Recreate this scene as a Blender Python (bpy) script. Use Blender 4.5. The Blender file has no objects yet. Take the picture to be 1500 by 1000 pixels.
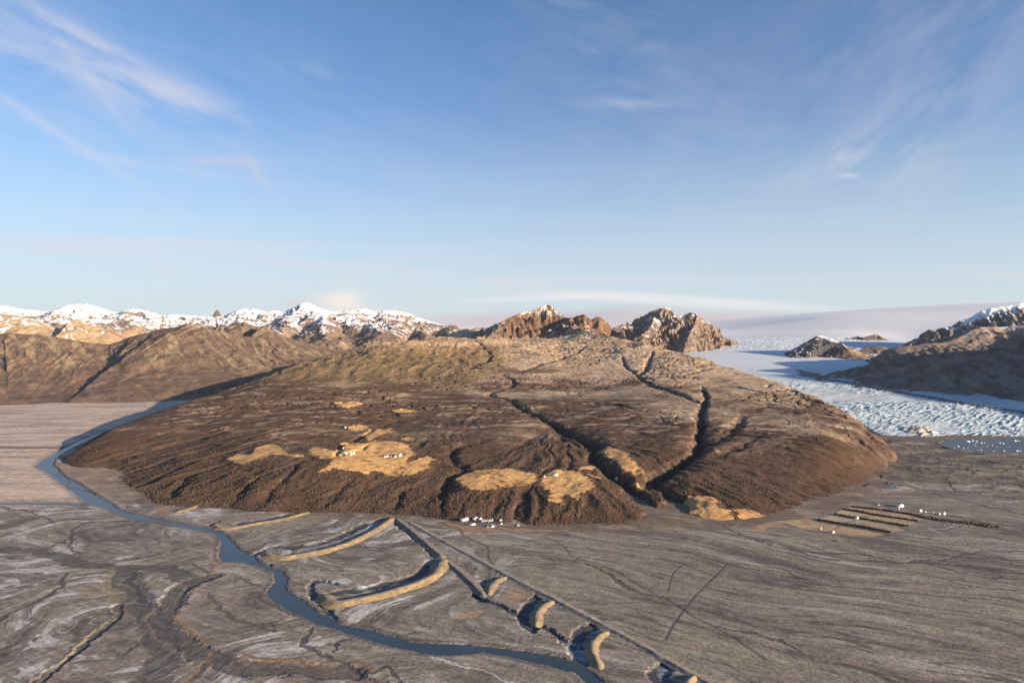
import bpy, math, random
import numpy as np
R = math.radians
f32 = np.float32
CAMZ = 600.0
PITCH = math.atan(15/1000.0)
SUN_AZ, SUN_EL = R(62), R(11.5)          # azimuth measured from straight behind the camera towards its right
rng = np.random.default_rng(7)
random.seed(7)
scene = bpy.context.scene
col = scene.collection

# ------------------------------------------------------------------ helpers
def ray(px, py):
    px = np.asarray(px, float); py = np.asarray(py, float)
    u = 500-py
    return (px-750, 1000*math.cos(PITCH)+u*math.sin(PITCH), -1000*math.sin(PITCH)+u*math.cos(PITCH))
def W(px, py, D):
    a, b, c = ray(px, py); t = D/b
    return np.array([a*t, D, CAMZ+c*t])
def G(px, py, z=0.0):
    a, b, c = ray(px, py); t = (z-CAMZ)/c
    return float(a*t), float(b*t)
def GP(pts, z=0.0): return np.array([G(p[0], p[1], z) for p in pts])
def WP(pts): return np.array([W(*p) for p in pts])

PERM = rng.permutation(256).astype(np.int32); PERM = np.concatenate([PERM, PERM, PERM])
GA = np.linspace(0, 2*np.pi, 256, endpoint=False); GX = np.cos(GA).astype(f32); GY = np.sin(GA).astype(f32)
def perlin(x, y, seed=0):
    x = np.asarray(x, f32)+f32(seed*17.37); y = np.asarray(y, f32)+f32(seed*9.11)
    fx = np.floor(x); fy = np.floor(y)
    xi = fx.astype(np.int32) & 255; yi = fy.astype(np.int32) & 255
    x = x-fx; y = y-fy
    u = x*x*x*(x*(x*6-15)+10); v = y*y*y*(y*(y*6-15)+10)
    def g(ix, iy, dx, dy):
        h = PERM[(PERM[ix & 255]+iy) & 511] & 255
        return GX[h]*dx+GY[h]*dy
    a = g(xi, yi, x, y); b = g(xi+1, yi, x-1, y); c = g(xi, yi+1, x, y-1); d = g(xi+1, yi+1, x-1, y-1)
    a = a+u*(b-a); c = c+u*(d-c)
    return (a+v*(c-a))*1.5
def fbm(x, y, s, o=5, seed=0, gain=.5):
    r = 0; a = 1.; n = 0
    for i in range(o):
        r = r+a*perlin(x/s, y/s, seed+i*3); n += a; s = s/2.03; a *= gain
    return r/n
def cfb(*a, **k): return fbm(*a, **k)*1.9
def ridged(x, y, s, o=5, seed=0, gain=.5):
    r = 0; a = 1.; n = 0; w = 1.
    for i in range(o):
        v = 1-np.abs(perlin(x/s, y/s, seed+i*3)); v = v*v*w
        w = np.clip(v*1.6, 0, 1)
        r = r+a*v; n += a; s = s/2.07; a *= gain
    return r/n
def sstep(a, b, x):
    t = np.clip((x-a)/(b-a), 0, 1); return t*t*(3-2*t)
def smin(a, b, k):
    h = np.clip(.5+.5*(b-a)/k, 0, 1); return b+(a-b)*h-k*h*(1-h)
def smax(a, b, k): return -smin(-a, -b, k)
def rot(x, y, deg):
    c, s = math.cos(R(deg)), math.sin(R(deg)); return x*c+y*s, -x*s+y*c
def polydist(x, y, pts, vals=None, closed=False):
    """distance to a polyline, the interpolated value and the signed side"""
    pts = np.asarray(pts, float)
    best = np.full(np.shape(x), 1e12, f32); val = np.zeros(np.shape(x), f32); side = np.zeros(np.shape(x), f32); tt = np.zeros(np.shape(x), f32)
    n = len(pts) if closed else len(pts)-1
    L = 0.
    for i in range(n):
        a = pts[i]; b = pts[(i+1) % len(pts)]
        dx, dy = b[0]-a[0], b[1]-a[1]; l2 = dx*dx+dy*dy+1e-9
        t = np.clip(((x-a[0])*dx+(y-a[1])*dy)/l2, 0, 1)
        ex = x-(a[0]+t*dx); ey = y-(a[1]+t*dy)
        d = ex*ex+ey*ey
        m = d < best
        best = np.where(m, d, best)
        if vals is not None: val = np.where(m, vals[i]+(vals[(i+1) % len(pts)]-vals[i])*t, val)
        side = np.where(m, dx*ey-dy*ex, side)
        tt = np.where(m, L+t*math.sqrt(l2), tt); L += math.sqrt(l2)
    return np.sqrt(best), val, side, tt
def inpoly(x, y, poly):
    ins = np.zeros(np.shape(x), bool); n = len(poly)
    for i in range(n):
        x0, y0 = poly[i][:2]; x1, y1 = poly[(i+1) % n][:2]
        if y0 == y1: continue
        c = ((y0 > y) != (y1 > y)) & (x < (x1-x0)*(y-y0)/(y1-y0)+x0)
        ins ^= c
    return ins
def sdf(x, y, poly):
    d = polydist(x, y, poly, closed=True)[0]
    return np.where(inpoly(x, y, poly), d, -d)
def curve(pts, n=4):
    """Catmull-Rom through the points"""
    P = np.asarray(pts, float); out = []
    Q = np.vstack([2*P[0]-P[1], P, 2*P[-1]-P[-2]])
    for i in range(1, len(Q)-2):
        for k in range(n):
            t = k/n
            out.append(.5*((2*Q[i])+(-Q[i-1]+Q[i+1])*t+(2*Q[i-1]-5*Q[i]+4*Q[i+1]-Q[i+2])*t*t+(-Q[i-1]+3*Q[i]-3*Q[i+1]+Q[i+2])*t**3))
    out.append(P[-1]); return np.array(out)
def rbf(pts, lam=1e-4):
    P = np.asarray(pts, float); X = P[:, :2]/1000; n = len(X)
    d = np.linalg.norm(X[:, None]-X[None], axis=2)
    K = d*d*np.log(d+1e-9)+lam*np.eye(n)
    A = np.zeros((n+3, n+3)); A[:n, :n] = K; A[:n, n] = 1; A[:n, n+1:] = X; A[n, :n] = 1; A[n+1:, :n] = X.T
    s = np.linalg.solve(A, np.concatenate([P[:, 2], [0, 0, 0]])).astype(f32)
    X = X.astype(f32)
    def f(x, y):
        x = np.asarray(x, f32)/1000; y = np.asarray(y, f32)/1000
        r = s[n]+s[n+1]*x+s[n+2]*y
        for i in range(n):
            d2 = (x-X[i, 0])**2+(y-X[i, 1])**2
            r = r+s[i]*.5*d2*np.log(d2+1e-12)
        return r
    return f

def bc(c, X): return np.broadcast_to(np.array(c, f32), X.shape+(3,))
def add(name, V, F, mat, C=None, parent=None, smooth=True, mats=None, midx=None):
    V = np.ascontiguousarray(V, f32).reshape(-1, 3)
    me = bpy.data.meshes.new(name)
    me.vertices.add(len(V)); me.vertices.foreach_set('co', V.ravel())
    if isinstance(F, np.ndarray):
        k = F.shape[1]; n = len(F)
        me.loops.add(n*k); me.loops.foreach_set('vertex_index', F.astype(np.int32).ravel())
        me.polygons.add(n); me.polygons.foreach_set('loop_start', np.arange(0, n*k, k, dtype=np.int32))
    else:
        ls = []; st = []
        for f in F: st.append(len(ls)); ls += list(f)
        me.loops.add(len(ls)); me.loops.foreach_set('vertex_index', ls)
        me.polygons.add(len(F)); me.polygons.foreach_set('loop_start', st)
    me.update(calc_edges=True)
    if smooth: me.polygons.foreach_set('use_smooth', [True]*len(me.polygons))
    if C is not None:
        a = me.color_attributes.new('Col', 'FLOAT_COLOR', 'POINT')
        c4 = np.ones((len(V), 4), f32); c4[:, :3] = np.asarray(C).reshape(-1, 3)
        a.data.foreach_set('color', c4.ravel())
    for m in (mats or [mat]): me.materials.append(m)
    if midx is not None: me.polygons.foreach_set('material_index', midx)
    me.validate()
    o = bpy.data.objects.new(name, me); col.objects.link(o)
    if parent: o.parent = parent
    return o
def tag(o, label=None, cat=None, group=None, kind=None):
    if label: o['label'] = label
    if cat: o['category'] = cat
    if group: o['group'] = group
    if kind: o['kind'] = kind
    return o
def empty(name, loc, rz=0):
    o = bpy.data.objects.new(name, None); o.location = loc; o.rotation_euler = (0, 0, rz); o.empty_display_size = 1
    col.objects.link(o); return o
def polar(t0, t1, na, d):
    """vertices fanned out over azimuth and distance, so that a far slope is as finely cut as a near one"""
    t = np.linspace(t0, t1, na).astype(f32); d = np.asarray(d, f32)
    X = d[:, None]*t[None]; Y = np.repeat(d[:, None], na, 1)
    return X.astype(f32), Y.astype(f32)
def gridfaces(nr, na, mask=None):
    i = np.arange(nr*na, dtype=np.int32).reshape(nr, na)
    F = np.stack([i[:-1, :-1], i[:-1, 1:], i[1:, 1:], i[1:, :-1]], -1)
    if mask is not None:
        m = mask[:-1, :-1] | mask[:-1, 1:] | mask[1:, 1:] | mask[1:, :-1]
        F = F[m]
    return F.reshape(-1, 4)
def slope_curv(X, Y, Z):
    """unit normals of the sheet"""
    P = np.stack([X, Y, Z], -1)
    a = np.gradient(P, axis=1); b = np.gradient(P, axis=0)
    n = np.cross(a, b); n /= np.linalg.norm(n, axis=2, keepdims=True)+1e-9
    return n
def compact(V, F, C):
    used = np.zeros(len(V), bool); used[F.ravel()] = True
    idx = np.cumsum(used)-1
    return V[used], idx[F], C[used]
def mix(a, b, t):
    t = np.asarray(t)[..., None]; return np.asarray(a, f32)*(1-t)+np.asarray(b, f32)*t

# ------------------------------------------------------------------ materials
def material(name, rough=.9, noise=(), bump=(), use_col=True, base=(.5, .5, .5), spec=.2):
    m = bpy.data.materials.new(name); m.use_nodes = True; nt = m.node_tree; N = nt.nodes; L = nt.links
    b = N['Principled BSDF']; b.inputs['Roughness'].default_value = rough; b.inputs['Specular IOR Level'].default_value = spec
    if use_col:
        c = N.new('ShaderNodeAttribute'); c.attribute_name = 'Col'; cur = c.outputs['Color']
    else:
        c = N.new('ShaderNodeRGB'); c.outputs[0].default_value = (*base, 1); cur = c.outputs[0]
    g = N.new('ShaderNodeNewGeometry')
    for (sx, sy, sz, det, lo, hi, rz) in noise:
        mp = N.new('ShaderNodeMapping'); mp.inputs['Scale'].default_value = (1/sx, 1/sy, 1/sz); mp.vector_type = 'POINT'
        mr = N.new('ShaderNodeMapping'); mr.inputs['Rotation'].default_value = (0, 0, rz)
        L.new(g.outputs['Position'], mr.inputs[0]); L.new(mr.outputs[0], mp.inputs[0])
        n = N.new('ShaderNodeTexNoise'); n.inputs['Scale'].default_value = 1; n.inputs['Detail'].default_value = det; n.inputs['Roughness'].default_value = .65
        L.new(mp.outputs[0], n.inputs['Vector'])
        r = N.new('ShaderNodeMapRange'); r.inputs['From Min'].default_value = .3; r.inputs['From Max'].default_value = .7
        r.inputs['To Min'].default_value = lo; r.inputs['To Max'].default_value = hi
        L.new(n.outputs['Fac'], r.inputs['Value'])
        v = N.new('ShaderNodeVectorMath'); v.operation = 'SCALE'; L.new(cur, v.inputs[0]); L.new(r.outputs[0], v.inputs['Scale']); cur = v.outputs[0]
    L.new(cur, b.inputs['Base Color'])
    last = None
    for (s, det, dist, st) in bump:
        n = N.new('ShaderNodeTexNoise'); n.inputs['Scale'].default_value = 1/s; n.inputs['Detail'].default_value = det; n.inputs['Roughness'].default_value = .6
        L.new(g.outputs['Position'], n.inputs['Vector'])
        bp = N.new('ShaderNodeBump'); bp.inputs['Distance'].default_value = dist; bp.inputs['Strength'].default_value = st
        L.new(n.outputs['Fac'], bp.inputs['Height'])
        if last: L.new(last, bp.inputs['Normal'])
        last = bp.outputs[0]
    if last: L.new(last, b.inputs['Normal'])
    return m
M_ground = material('silt_and_gravel', .85, noise=((60, 12, 60, 6, .66, 1.34, R(30)), (7, 7, 7, 4, .82, 1.18, 0)), bump=((10, 6, 1.8, .8),))
M_hill = material('heath_and_grass', .95, noise=((26, 26, 26, 5, .72, 1.28, 0), (6, 6, 6, 3, .85, 1.15, 0)), bump=((16, 5, 3.0, .7),))
M_rock = material('mountain_rock', .9, noise=((90, 90, 45, 6, .7, 1.3, 0),), bump=((60, 6, 14., .7),))
M_ice = material('glacier_ice', .6, noise=((60, 60, 60, 4, .9, 1.1, 0),), bump=((30, 4, 5., .6),), spec=.3)
M_scrub = material('birch_scrub_twigs', .95)
M_bank = material('gravel_bank', .9, noise=((10, 10, 10, 5, .75, 1.25, 0),), bump=((7, 5, .9, .7),))
M_tree = material('spruce_needles', .9)
M_bark = material('bark', .9, use_col=False, base=(.08, .055, .04))
M_white = material('white_painted_wall', .6, use_col=False, base=(.8, .78, .74), noise=((3, 3, 3, 3, .92, 1.05, 0),))
M_roofw = material('pale_sheet_roof', .45, use_col=False, base=(.62, .62, .62), noise=((4, 4, 4, 3, .9, 1.08, 0),))
M_roofd = material('dark_turf_roof', .9, use_col=False, base=(.10, .07, .05), noise=((3, 3, 3, 3, .7, 1.3, 0),))
M_roofr = material('rust_red_roof', .6, use_col=False, base=(.28, .09, .06), noise=((3, 3, 3, 3, .8, 1.2, 0),))
M_glass = material('window_glass', .1, use_col=False, base=(.03, .035, .045), spec=.6)
M_tyre = material('tyre_rubber', .8, use_col=False, base=(.02, .02, .02))
M_berg = material('floating_ice', .4, use_col=False, base=(.72, .80, .84), noise=((6, 6, 6, 4, .8, 1.1, 0),), bump=((3, 4, .8, .6),), spec=.4)
M_asph = material('track_gravel', .9, use_col=False, base=(.13, .115, .105), noise=((9, 9, 9, 4, .8, 1.2, 0),))
def water(name, base, rough, bumpd, s):
    m = material(name, rough, use_col=False, base=base, bump=((s, 3, bumpd, .35),), noise=((70, 70, 70, 4, .8, 1.25, 0),), spec=.3); return m
M_river = water('river_water', (.035, .052, .062), .28, .25, 9)
M_lake = water('lake_water', (.07, .068, .072), .3, .2, 12)

# ------------------------------------------------------------------ the hill: base shape
FOOT = [(80,680),(88,697),(104,708),(140,720),(230,738),(330,745),(450,752),(570,758),(650,768),(760,775),(870,778),(950,776),(1010,776),(1100,768),(1200,752),(1245,738),(1262,728),(1268,714),(1296,692),(1316,668)]
FOOTW = [G(*p) for p in FOOT]+[(2000,3700),(2020,4100),(2060,4600),(2070,5200),(2040,5900),(1920,7000),(1720,8000),(1500,9000),(1300,12000),(-1200,12000),(-1500,10000),(-1600,8000),(-1900,6800),(-2200,5800),(-2270,5000),(-2340,4500),(-2330,3900),(-2200,3450)]
FOOTW = np.array(FOOTW)
HP = [(400,700,2450),(400,660,2900),(400,630,3300),(400,600,3900),(400,570,4600),(400,548,5300),
 (250,700,2620),(250,670,3000),(250,640,3350),(250,610,3800),(250,597,4100),(120,690,2950),(150,660,3150),(150,634,3500),(200,614,3900),
 (340,568,5000),(440,530,5800),(490,518,6200),(560,501,6800),(560,540,5500),(640,497,7300),
 (550,718,2400),(550,680,2660),(550,640,3200),(550,610,3700),(550,580,4300),(550,555,5000),(550,520,6100),
 (700,722,2350),(700,690,2600),(700,660,2950),(700,640,3200),(700,600,3900),(700,570,4700),(700,540,5700),(700,515,6700),(700,497,7700),
 (850,735,2270),(850,690,2650),(850,650,3100),(850,610,3700),(850,575,4600),(850,545,5600),(850,520,6700),(850,500,7800),(850,491,8500),(790,497,8500),(740,497,8300),
 (1000,725,2340),(1000,680,2750),(1000,640,3200),(1000,600,3800),(1000,570,4500),(1000,545,5300),(1000,525,6000),(1000,510,6700),
 (1150,725,2400),(1150,700,2600),(1150,660,2950),(1150,620,3450),(1150,590,4000),(1150,566,4500),(1200,583,4100),(1110,550,5100),(1060,532,5800),
 (1250,700,2700),(1250,660,3000),(1250,620,3500),(1240,603,3800),(1290,638,3500),(1270,680,2950),(930,491,8000),(895,487,8600)]
BASE = rbf(np.vstack([WP(HP), [[-900,9500,520],[700,10500,640],[0,10500,650],[1300,9500,520]]]), 3e-3)
# canyons and gullies: centre lines in the photograph, depth and half width in metres
GUL = [
 ([(1029,566),(1034,585),(1026,606),(1028,623)], 24, 22),
 ([(1028,615),(1024,644),(1019,660),(997,674),(970,690),(953,702)], 34, 28),
 ([(953,702),(976,716),(991,730),(989,744),(1002,761),(1016,772)], 36, 36),
 ([(1090,608),(1078,622),(1055,640),(1024,648)], 16, 34),
 ([(735,547),(754,562),(716,577),(743,584),(759,596),(781,606)], 14, 24),
 ([(778,604),(816,620),(835,631),(873,650),(869,664),(886,683),(905,696),(921,707),(942,730),(964,741),(970,750),(959,765)], 30, 30),
 ([(911,520),(916,536),(930,547),(954,564),(989,575),(1029,590)], 15, 22),
 ([(957,514),(950,530),(946,541),(936,549)], 17, 24),
 ([(693,498),(717,517),(716,528),(698,533),(688,541)], 12, 24),
 ([(645,760),(646,751),(649,723),(659,700),(683,688),(660,670),(665,655),(700,645)], 15, 24),
 ([(870,664),(850,646),(830,640),(815,622)], 22, 50),
 ([(545,650),(500,668),(497,655),(520,645),(548,628),(580,615)], 10, 18),
 ([(860,505),(835,520),(800,530),(760,545)], 14, 30),
 ([(1040,540),(1000,548),(960,552)], 12, 30), ([(1120,575),(1060,565),(1010,572)], 12, 30),
 ([(930,600),(900,592),(850,590),(790,600)], 16, 30), ([(1110,640),(1080,655),(1050,665)], 8, 25),
 ([(480,602),(439,610),(404,617),(373,622),(348,626),(320,634),(240,655),(180,672)], 11, 20),
 ([(480,616),(432,623),(410,629),(387,634),(362,641),(320,650),(240,676),(190,693)], 11, 20),
 ([(470,590),(420,596),(350,606),(280,624),(200,645)], 9, 18),
 ([(400,645),(360,655),(300,672),(240,694),(205,712)], 10, 20),
 ([(330,680),(290,694),(262,712),(250,728)], 11, 22), ([(440,675),(420,700),(395,722),(380,740)], 10, 20),
 ([(400,690),(370,705),(350,725),(340,738)], 10, 18), ([(520,700),(500,716),(480,738)], 8, 18),
 ([(600,705),(590,722),(578,745)], 9, 18), ([(760,735),(757,750),(756,768)], 10, 16), ([(180,700),(160,706),(150,716)], 8, 16),
 ([(700,570),(640,572),(560,580),(500,590)], 7, 26), ([(600,560),(520,570),(450,580),(400,588)], 7, 22),
]
KR = [(700,497,8500),(716,488,8800),(735,471,9000),(745,466,9050),(760,459,9300),(768,455,9350),(775,457,9400),(790,450,9500),(800,445,9600),(806,447,9550),(815,455,9500),(826,464,9400),(838,466,9300),(846,462,9250),(856,460,9200),(866,468,9200),(873,464,9200),(880,464,9250),(890,472,9200),(897,482,9150),(915,487,9000)]
KRW = WP(KR)
SPUR = WP([(838,465,9250),(834,471,9000),(846,480,8600),(872,488,8200),(905,496,7800),(950,503,7300)])
SPUR2 = WP([(735,471,9000),(722,490,8600),(705,500,8200)])
def tent(x, y, line, slope, warp=0., s=400, seed=1, p=1.):
    d, z, side, t = polydist(x, y, line[:, :2], line[:, 2])
    if warp: d = d*(1+warp*(ridged(x, y, s, 4, seed)-.45)*2)
    return z-slope*d**p, d
gul_cache = []; fld_cache = []
def CRACK(x, y):
    a, b = rot(x+fbm(x, y, 200, 3, 91)*60, y+fbm(x, y, 200, 3, 93)*60, 35)
    r = 1-np.abs(perlin(a/210, b/95, 95)); r2 = 1-np.abs(perlin(a/90, b/70, 97))
    g = sstep(-.1, .25, perlin(x/700, y/900, 99))
    return np.clip(sstep(.90, .985, r)+.6*sstep(.92, .99, r2), 0, 1)*g
DOME = WP([(400,548,5250),(470,528,5500),(550,516,5500),(620,517,5500),(680,528,5400)])
def FT(x, y): return polydist(x+fbm(x, y, 300, 3, 81)*60, y, FOOTW[:20])[3]
def hill_base(x, y):
    b = BASE(x, y)
    b = np.where(y > 8500, np.minimum(b, 640), b)
    xw = x+fbm(x, y, 230, 4, 41)*60; yw = y+fbm(x, y, 230, 4, 47)*75
    e = sdf(xw.astype(f32), yw.astype(f32), FOOTW)
    cliff = sstep(1300, 1900, x)*sstep(2700, 3400, y)
    front = sstep(3600, 2600, y)
    sl = .36+cliff*.85+.62*(1-front)*(1-cliff)
    edge = e*sl
    b = np.where(e > 0, smin(b, edge, 26+30*(1-cliff)), edge)
    return b, e
def hill(x, y, full=True):
    x = np.asarray(x, f32); y = np.asarray(y, f32)
    b, e = hill_base(x, y)
    ins = sstep(0, 160, e)
    # rolling ground
    b = b+ins*(fbm(x, y, 620, 3, 5)*15+fbm(x, y, 150, 3, 9)*5)
    up = sstep(230, 420, b)
    b = b+ins*up*(ridged(x, y, 520, 5, 12)-.5)*34
    ax, ay = rot(x+fbm(x, y, 300, 3, 81)*80, y+fbm(x, y, 300, 3, 83)*80, 222-180)
    lf = sstep(-250, -700, x)*sstep(330, 200, b)
    fm = np.ones(x.shape, f32)
    for P in fld_cache:
        lo = P.min(0)-40; hi = P.max(0)+40
        m = (x > lo[0]) & (x < hi[0]) & (y > lo[1]) & (y < hi[1])
        if m.any(): fm[m] *= 1-.85*sstep(-35, 5, sdf(x[m], y[m], P))
    ins0 = ins; ins = ins*fm
    rf_ = sstep(1450, 1750, x)*sstep(420, 60, e)*sstep(5200, 4400, y)
    b = b-ins0*rf_*(1-ridged(x+fbm(x, y, 90, 3, 191)*40, y*.7, 110, 5, 193, .6))*26
    tf = FT(x, y)
    b = b-ins*lf*(1-ridged(ax*.16, ay, 85, 4, 85))*9
    b = b-ins*(1-lf)*sstep(170, 90, b)*sstep(1700, 1300, x)*(1-ridged(tf, e*.2, 90, 4, 87))*12
    ins = ins0
    dmz = sstep(100, -300, x)*sstep(200, 280, b)*sstep(500, 420, b)
    b = b-ins*dmz*(1-ridged(x+fbm(x, y, 200, 3, 86)*60, y*.2, 120, 4, 88))*14
    dd = polydist(x, y, DOME[:, :2])[0]; b = b+34*np.exp(-(dd/330)**2)*ins
    if len(gul_cache):
        xw = x+fbm(x, y, 90, 3, 61)*26; yw = y+fbm(x, y, 90, 3, 67)*26
        for line, dep, wid in gul_cache:
            lo = line.min(0)-wid*7; hi = line.max(0)+wid*7
            m = (x > lo[0]) & (x < hi[0]) & (y > lo[1]) & (y < hi[1])
            if not m.any(): continue
            d, _, _, tt = polydist(xw[m], yw[m], line[:, :2]); T = float(np.linalg.norm(np.diff(line[:, :2], axis=0), axis=1).sum())
            d = d/(wid*(.6+.6*np.clip(tt/T, 0, 1))); hd = .25+.75*sstep(0, min(260, T*.4), tt)
            d = d*(1+.45*fbm(x[m], y[m], 120, 3, 69))+.25*fbm(x[m], y[m], 35, 3, 70)
            if dep >= 28: b[m] = b[m]-13*hd*np.exp(-(d/2.6)**2)*ins[m]
            t = np.clip(1-d/1.7, 0, 1)
            b[m] = b[m]-dep*hd*t**1.35*np.clip(ins[m]*1.3, .35, 1)
    # rock peaks behind
    m = y > 6800
    if m.any():
        xm, ym = x[m], y[m]
        k, d = tent(xm, ym, KRW, .68, .5, 240, 21)
        k2, _ = tent(xm, ym, SPUR, .42, .3, 250, 23); k3, _ = tent(xm, ym, SPUR2, .5, .4, 250, 25)
        k = np.maximum(k, np.maximum(k2, k3))
        k = k+(ridged(xm, ym*.7, 150, 6, 29, .6)-.6)*95*sstep(10, 130, d)*sstep(900, 300, d)
        b[m] = smax(b[m], k, 30)
    b = b+ins*(ridged(x, y, 60, 3, 33)-.5)*(2.2+up*5)-ins*CRACK(x, y)*8*sstep(90, 170, b)*sstep(620, 500, b)
    # the shoulders stay below the crest lines the hill has
    t = np.interp(750+1000*x/y, RIM[:, 0], RIM[:, 1]).astype(f32)
    zm = CAMZ-(t-485)/1000*y
    b = np.where(y < 8900, smin(b, zm, 9), b)
    return b
RIM = np.array([(80,681),(110,656),(150,633),(200,613),(250,596),(290,583),(340,567),(400,546),(440,531),(490,518),(540,504),(560,501),(610,498),(650,498),(680,494),(697,497),(705,300),(905,300),(915,489),(930,490),(990,506),(1060,531),(1110,549),(1150,563),(1200,581),(1240,601),(1280,624),(1300,641),(1318,657)], float)
def to_hill(px, py):
    """where the line of sight through a pixel of the photograph meets the hill"""
    a, bb, c = ray(px, py)
    D = np.concatenate([np.linspace(2000, 5000, 700), np.linspace(5005, 9800, 700)])
    t = D/bb; x = a*t; z = CAMZ+c*t
    h = hill(x, D)
    i = np.argmax(h >= z)
    if i == 0: i = np.argmin(np.abs(h-z))
    return np.array([x[i], D[i], z[i]])
gl = []
for pts, dep, wid in GUL:
    gl.append((curve(np.array([to_hill(*p) for p in pts]), 3), dep, wid))
gul_cache.extend(gl)
FIELDS = [
 [(331,675),(338,671),(348,667),(369,666),(371,663),(373,658),(382,654),(398,651),(407,655),(415,662),(424,666),(446,668),(445,671),(426,670),(415,668),(396,668),(382,672),(369,676),(356,682),(341,679),(347,675),(338,677)],
 [(488,591),(501,589.3),(517,596.5),(506,597.8)], [(504,590),(518,588),(531,593),(518,597)],
 [(572,603),(590,600),(611,601.5),(602,604.8),(585,605.3)],
 [(509,625),(526,622),(541,626),(534,631),(520,632),(511,630)],
 [(530,639),(542,629),(573,628),(574,633),(552,640),(549,647),(539,647),(536,640)],
 [(502,648),(530,650),(549,647),(578,648),(598,652),(605,661),(606,666),(594,680),(624,669),(640,675),(627,680),(627,687),(608,694),(600,697),(573,698),(552,693),(542,692),(536,696),(520,692),(507,689),(493,688),(467,693),(480,682),(490,672),(472,672),(454,666),(451,661),(461,655),(486,661),(498,660)],
 [(668,705),(681,698),(697,692),(723,689),(747,687),(789,697),(787,705),(772,711),(744,715),(727,714),(723,718),(690,720),(675,711)],
 [(794,699),(813,688),(848,692),(864,704),(871,716),(853,727),(846,734),(827,727),(822,740),(803,735),(806,723),(794,713),(791,704)],
 [(875,664),(888,657),(914,662),(924,674),(938,685),(944,696),(931,698),(910,688),(903,677),(886,668)],
 [(1000,735),(1009,730),(1039,731),(1052,737),(1047,744),(1071,752),(1075,761),(1045,767),(1019,765),(1006,759),(998,744)],
 [(1073,748),(1103,750),(1121,756),(1129,759),(1112,764),(1084,763)],
 [(848,685),(871,685),(873,690),(850,689)], [(858,695),(872,698),(884,703),(870,702)], [(590,642),(598,642),(597,647),(590,646)], [(925,712),(937,710),(945,722),(935,722)]]
FIELDSW = [np.array([to_hill(*p) for p in f]) for f in FIELDS]

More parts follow.
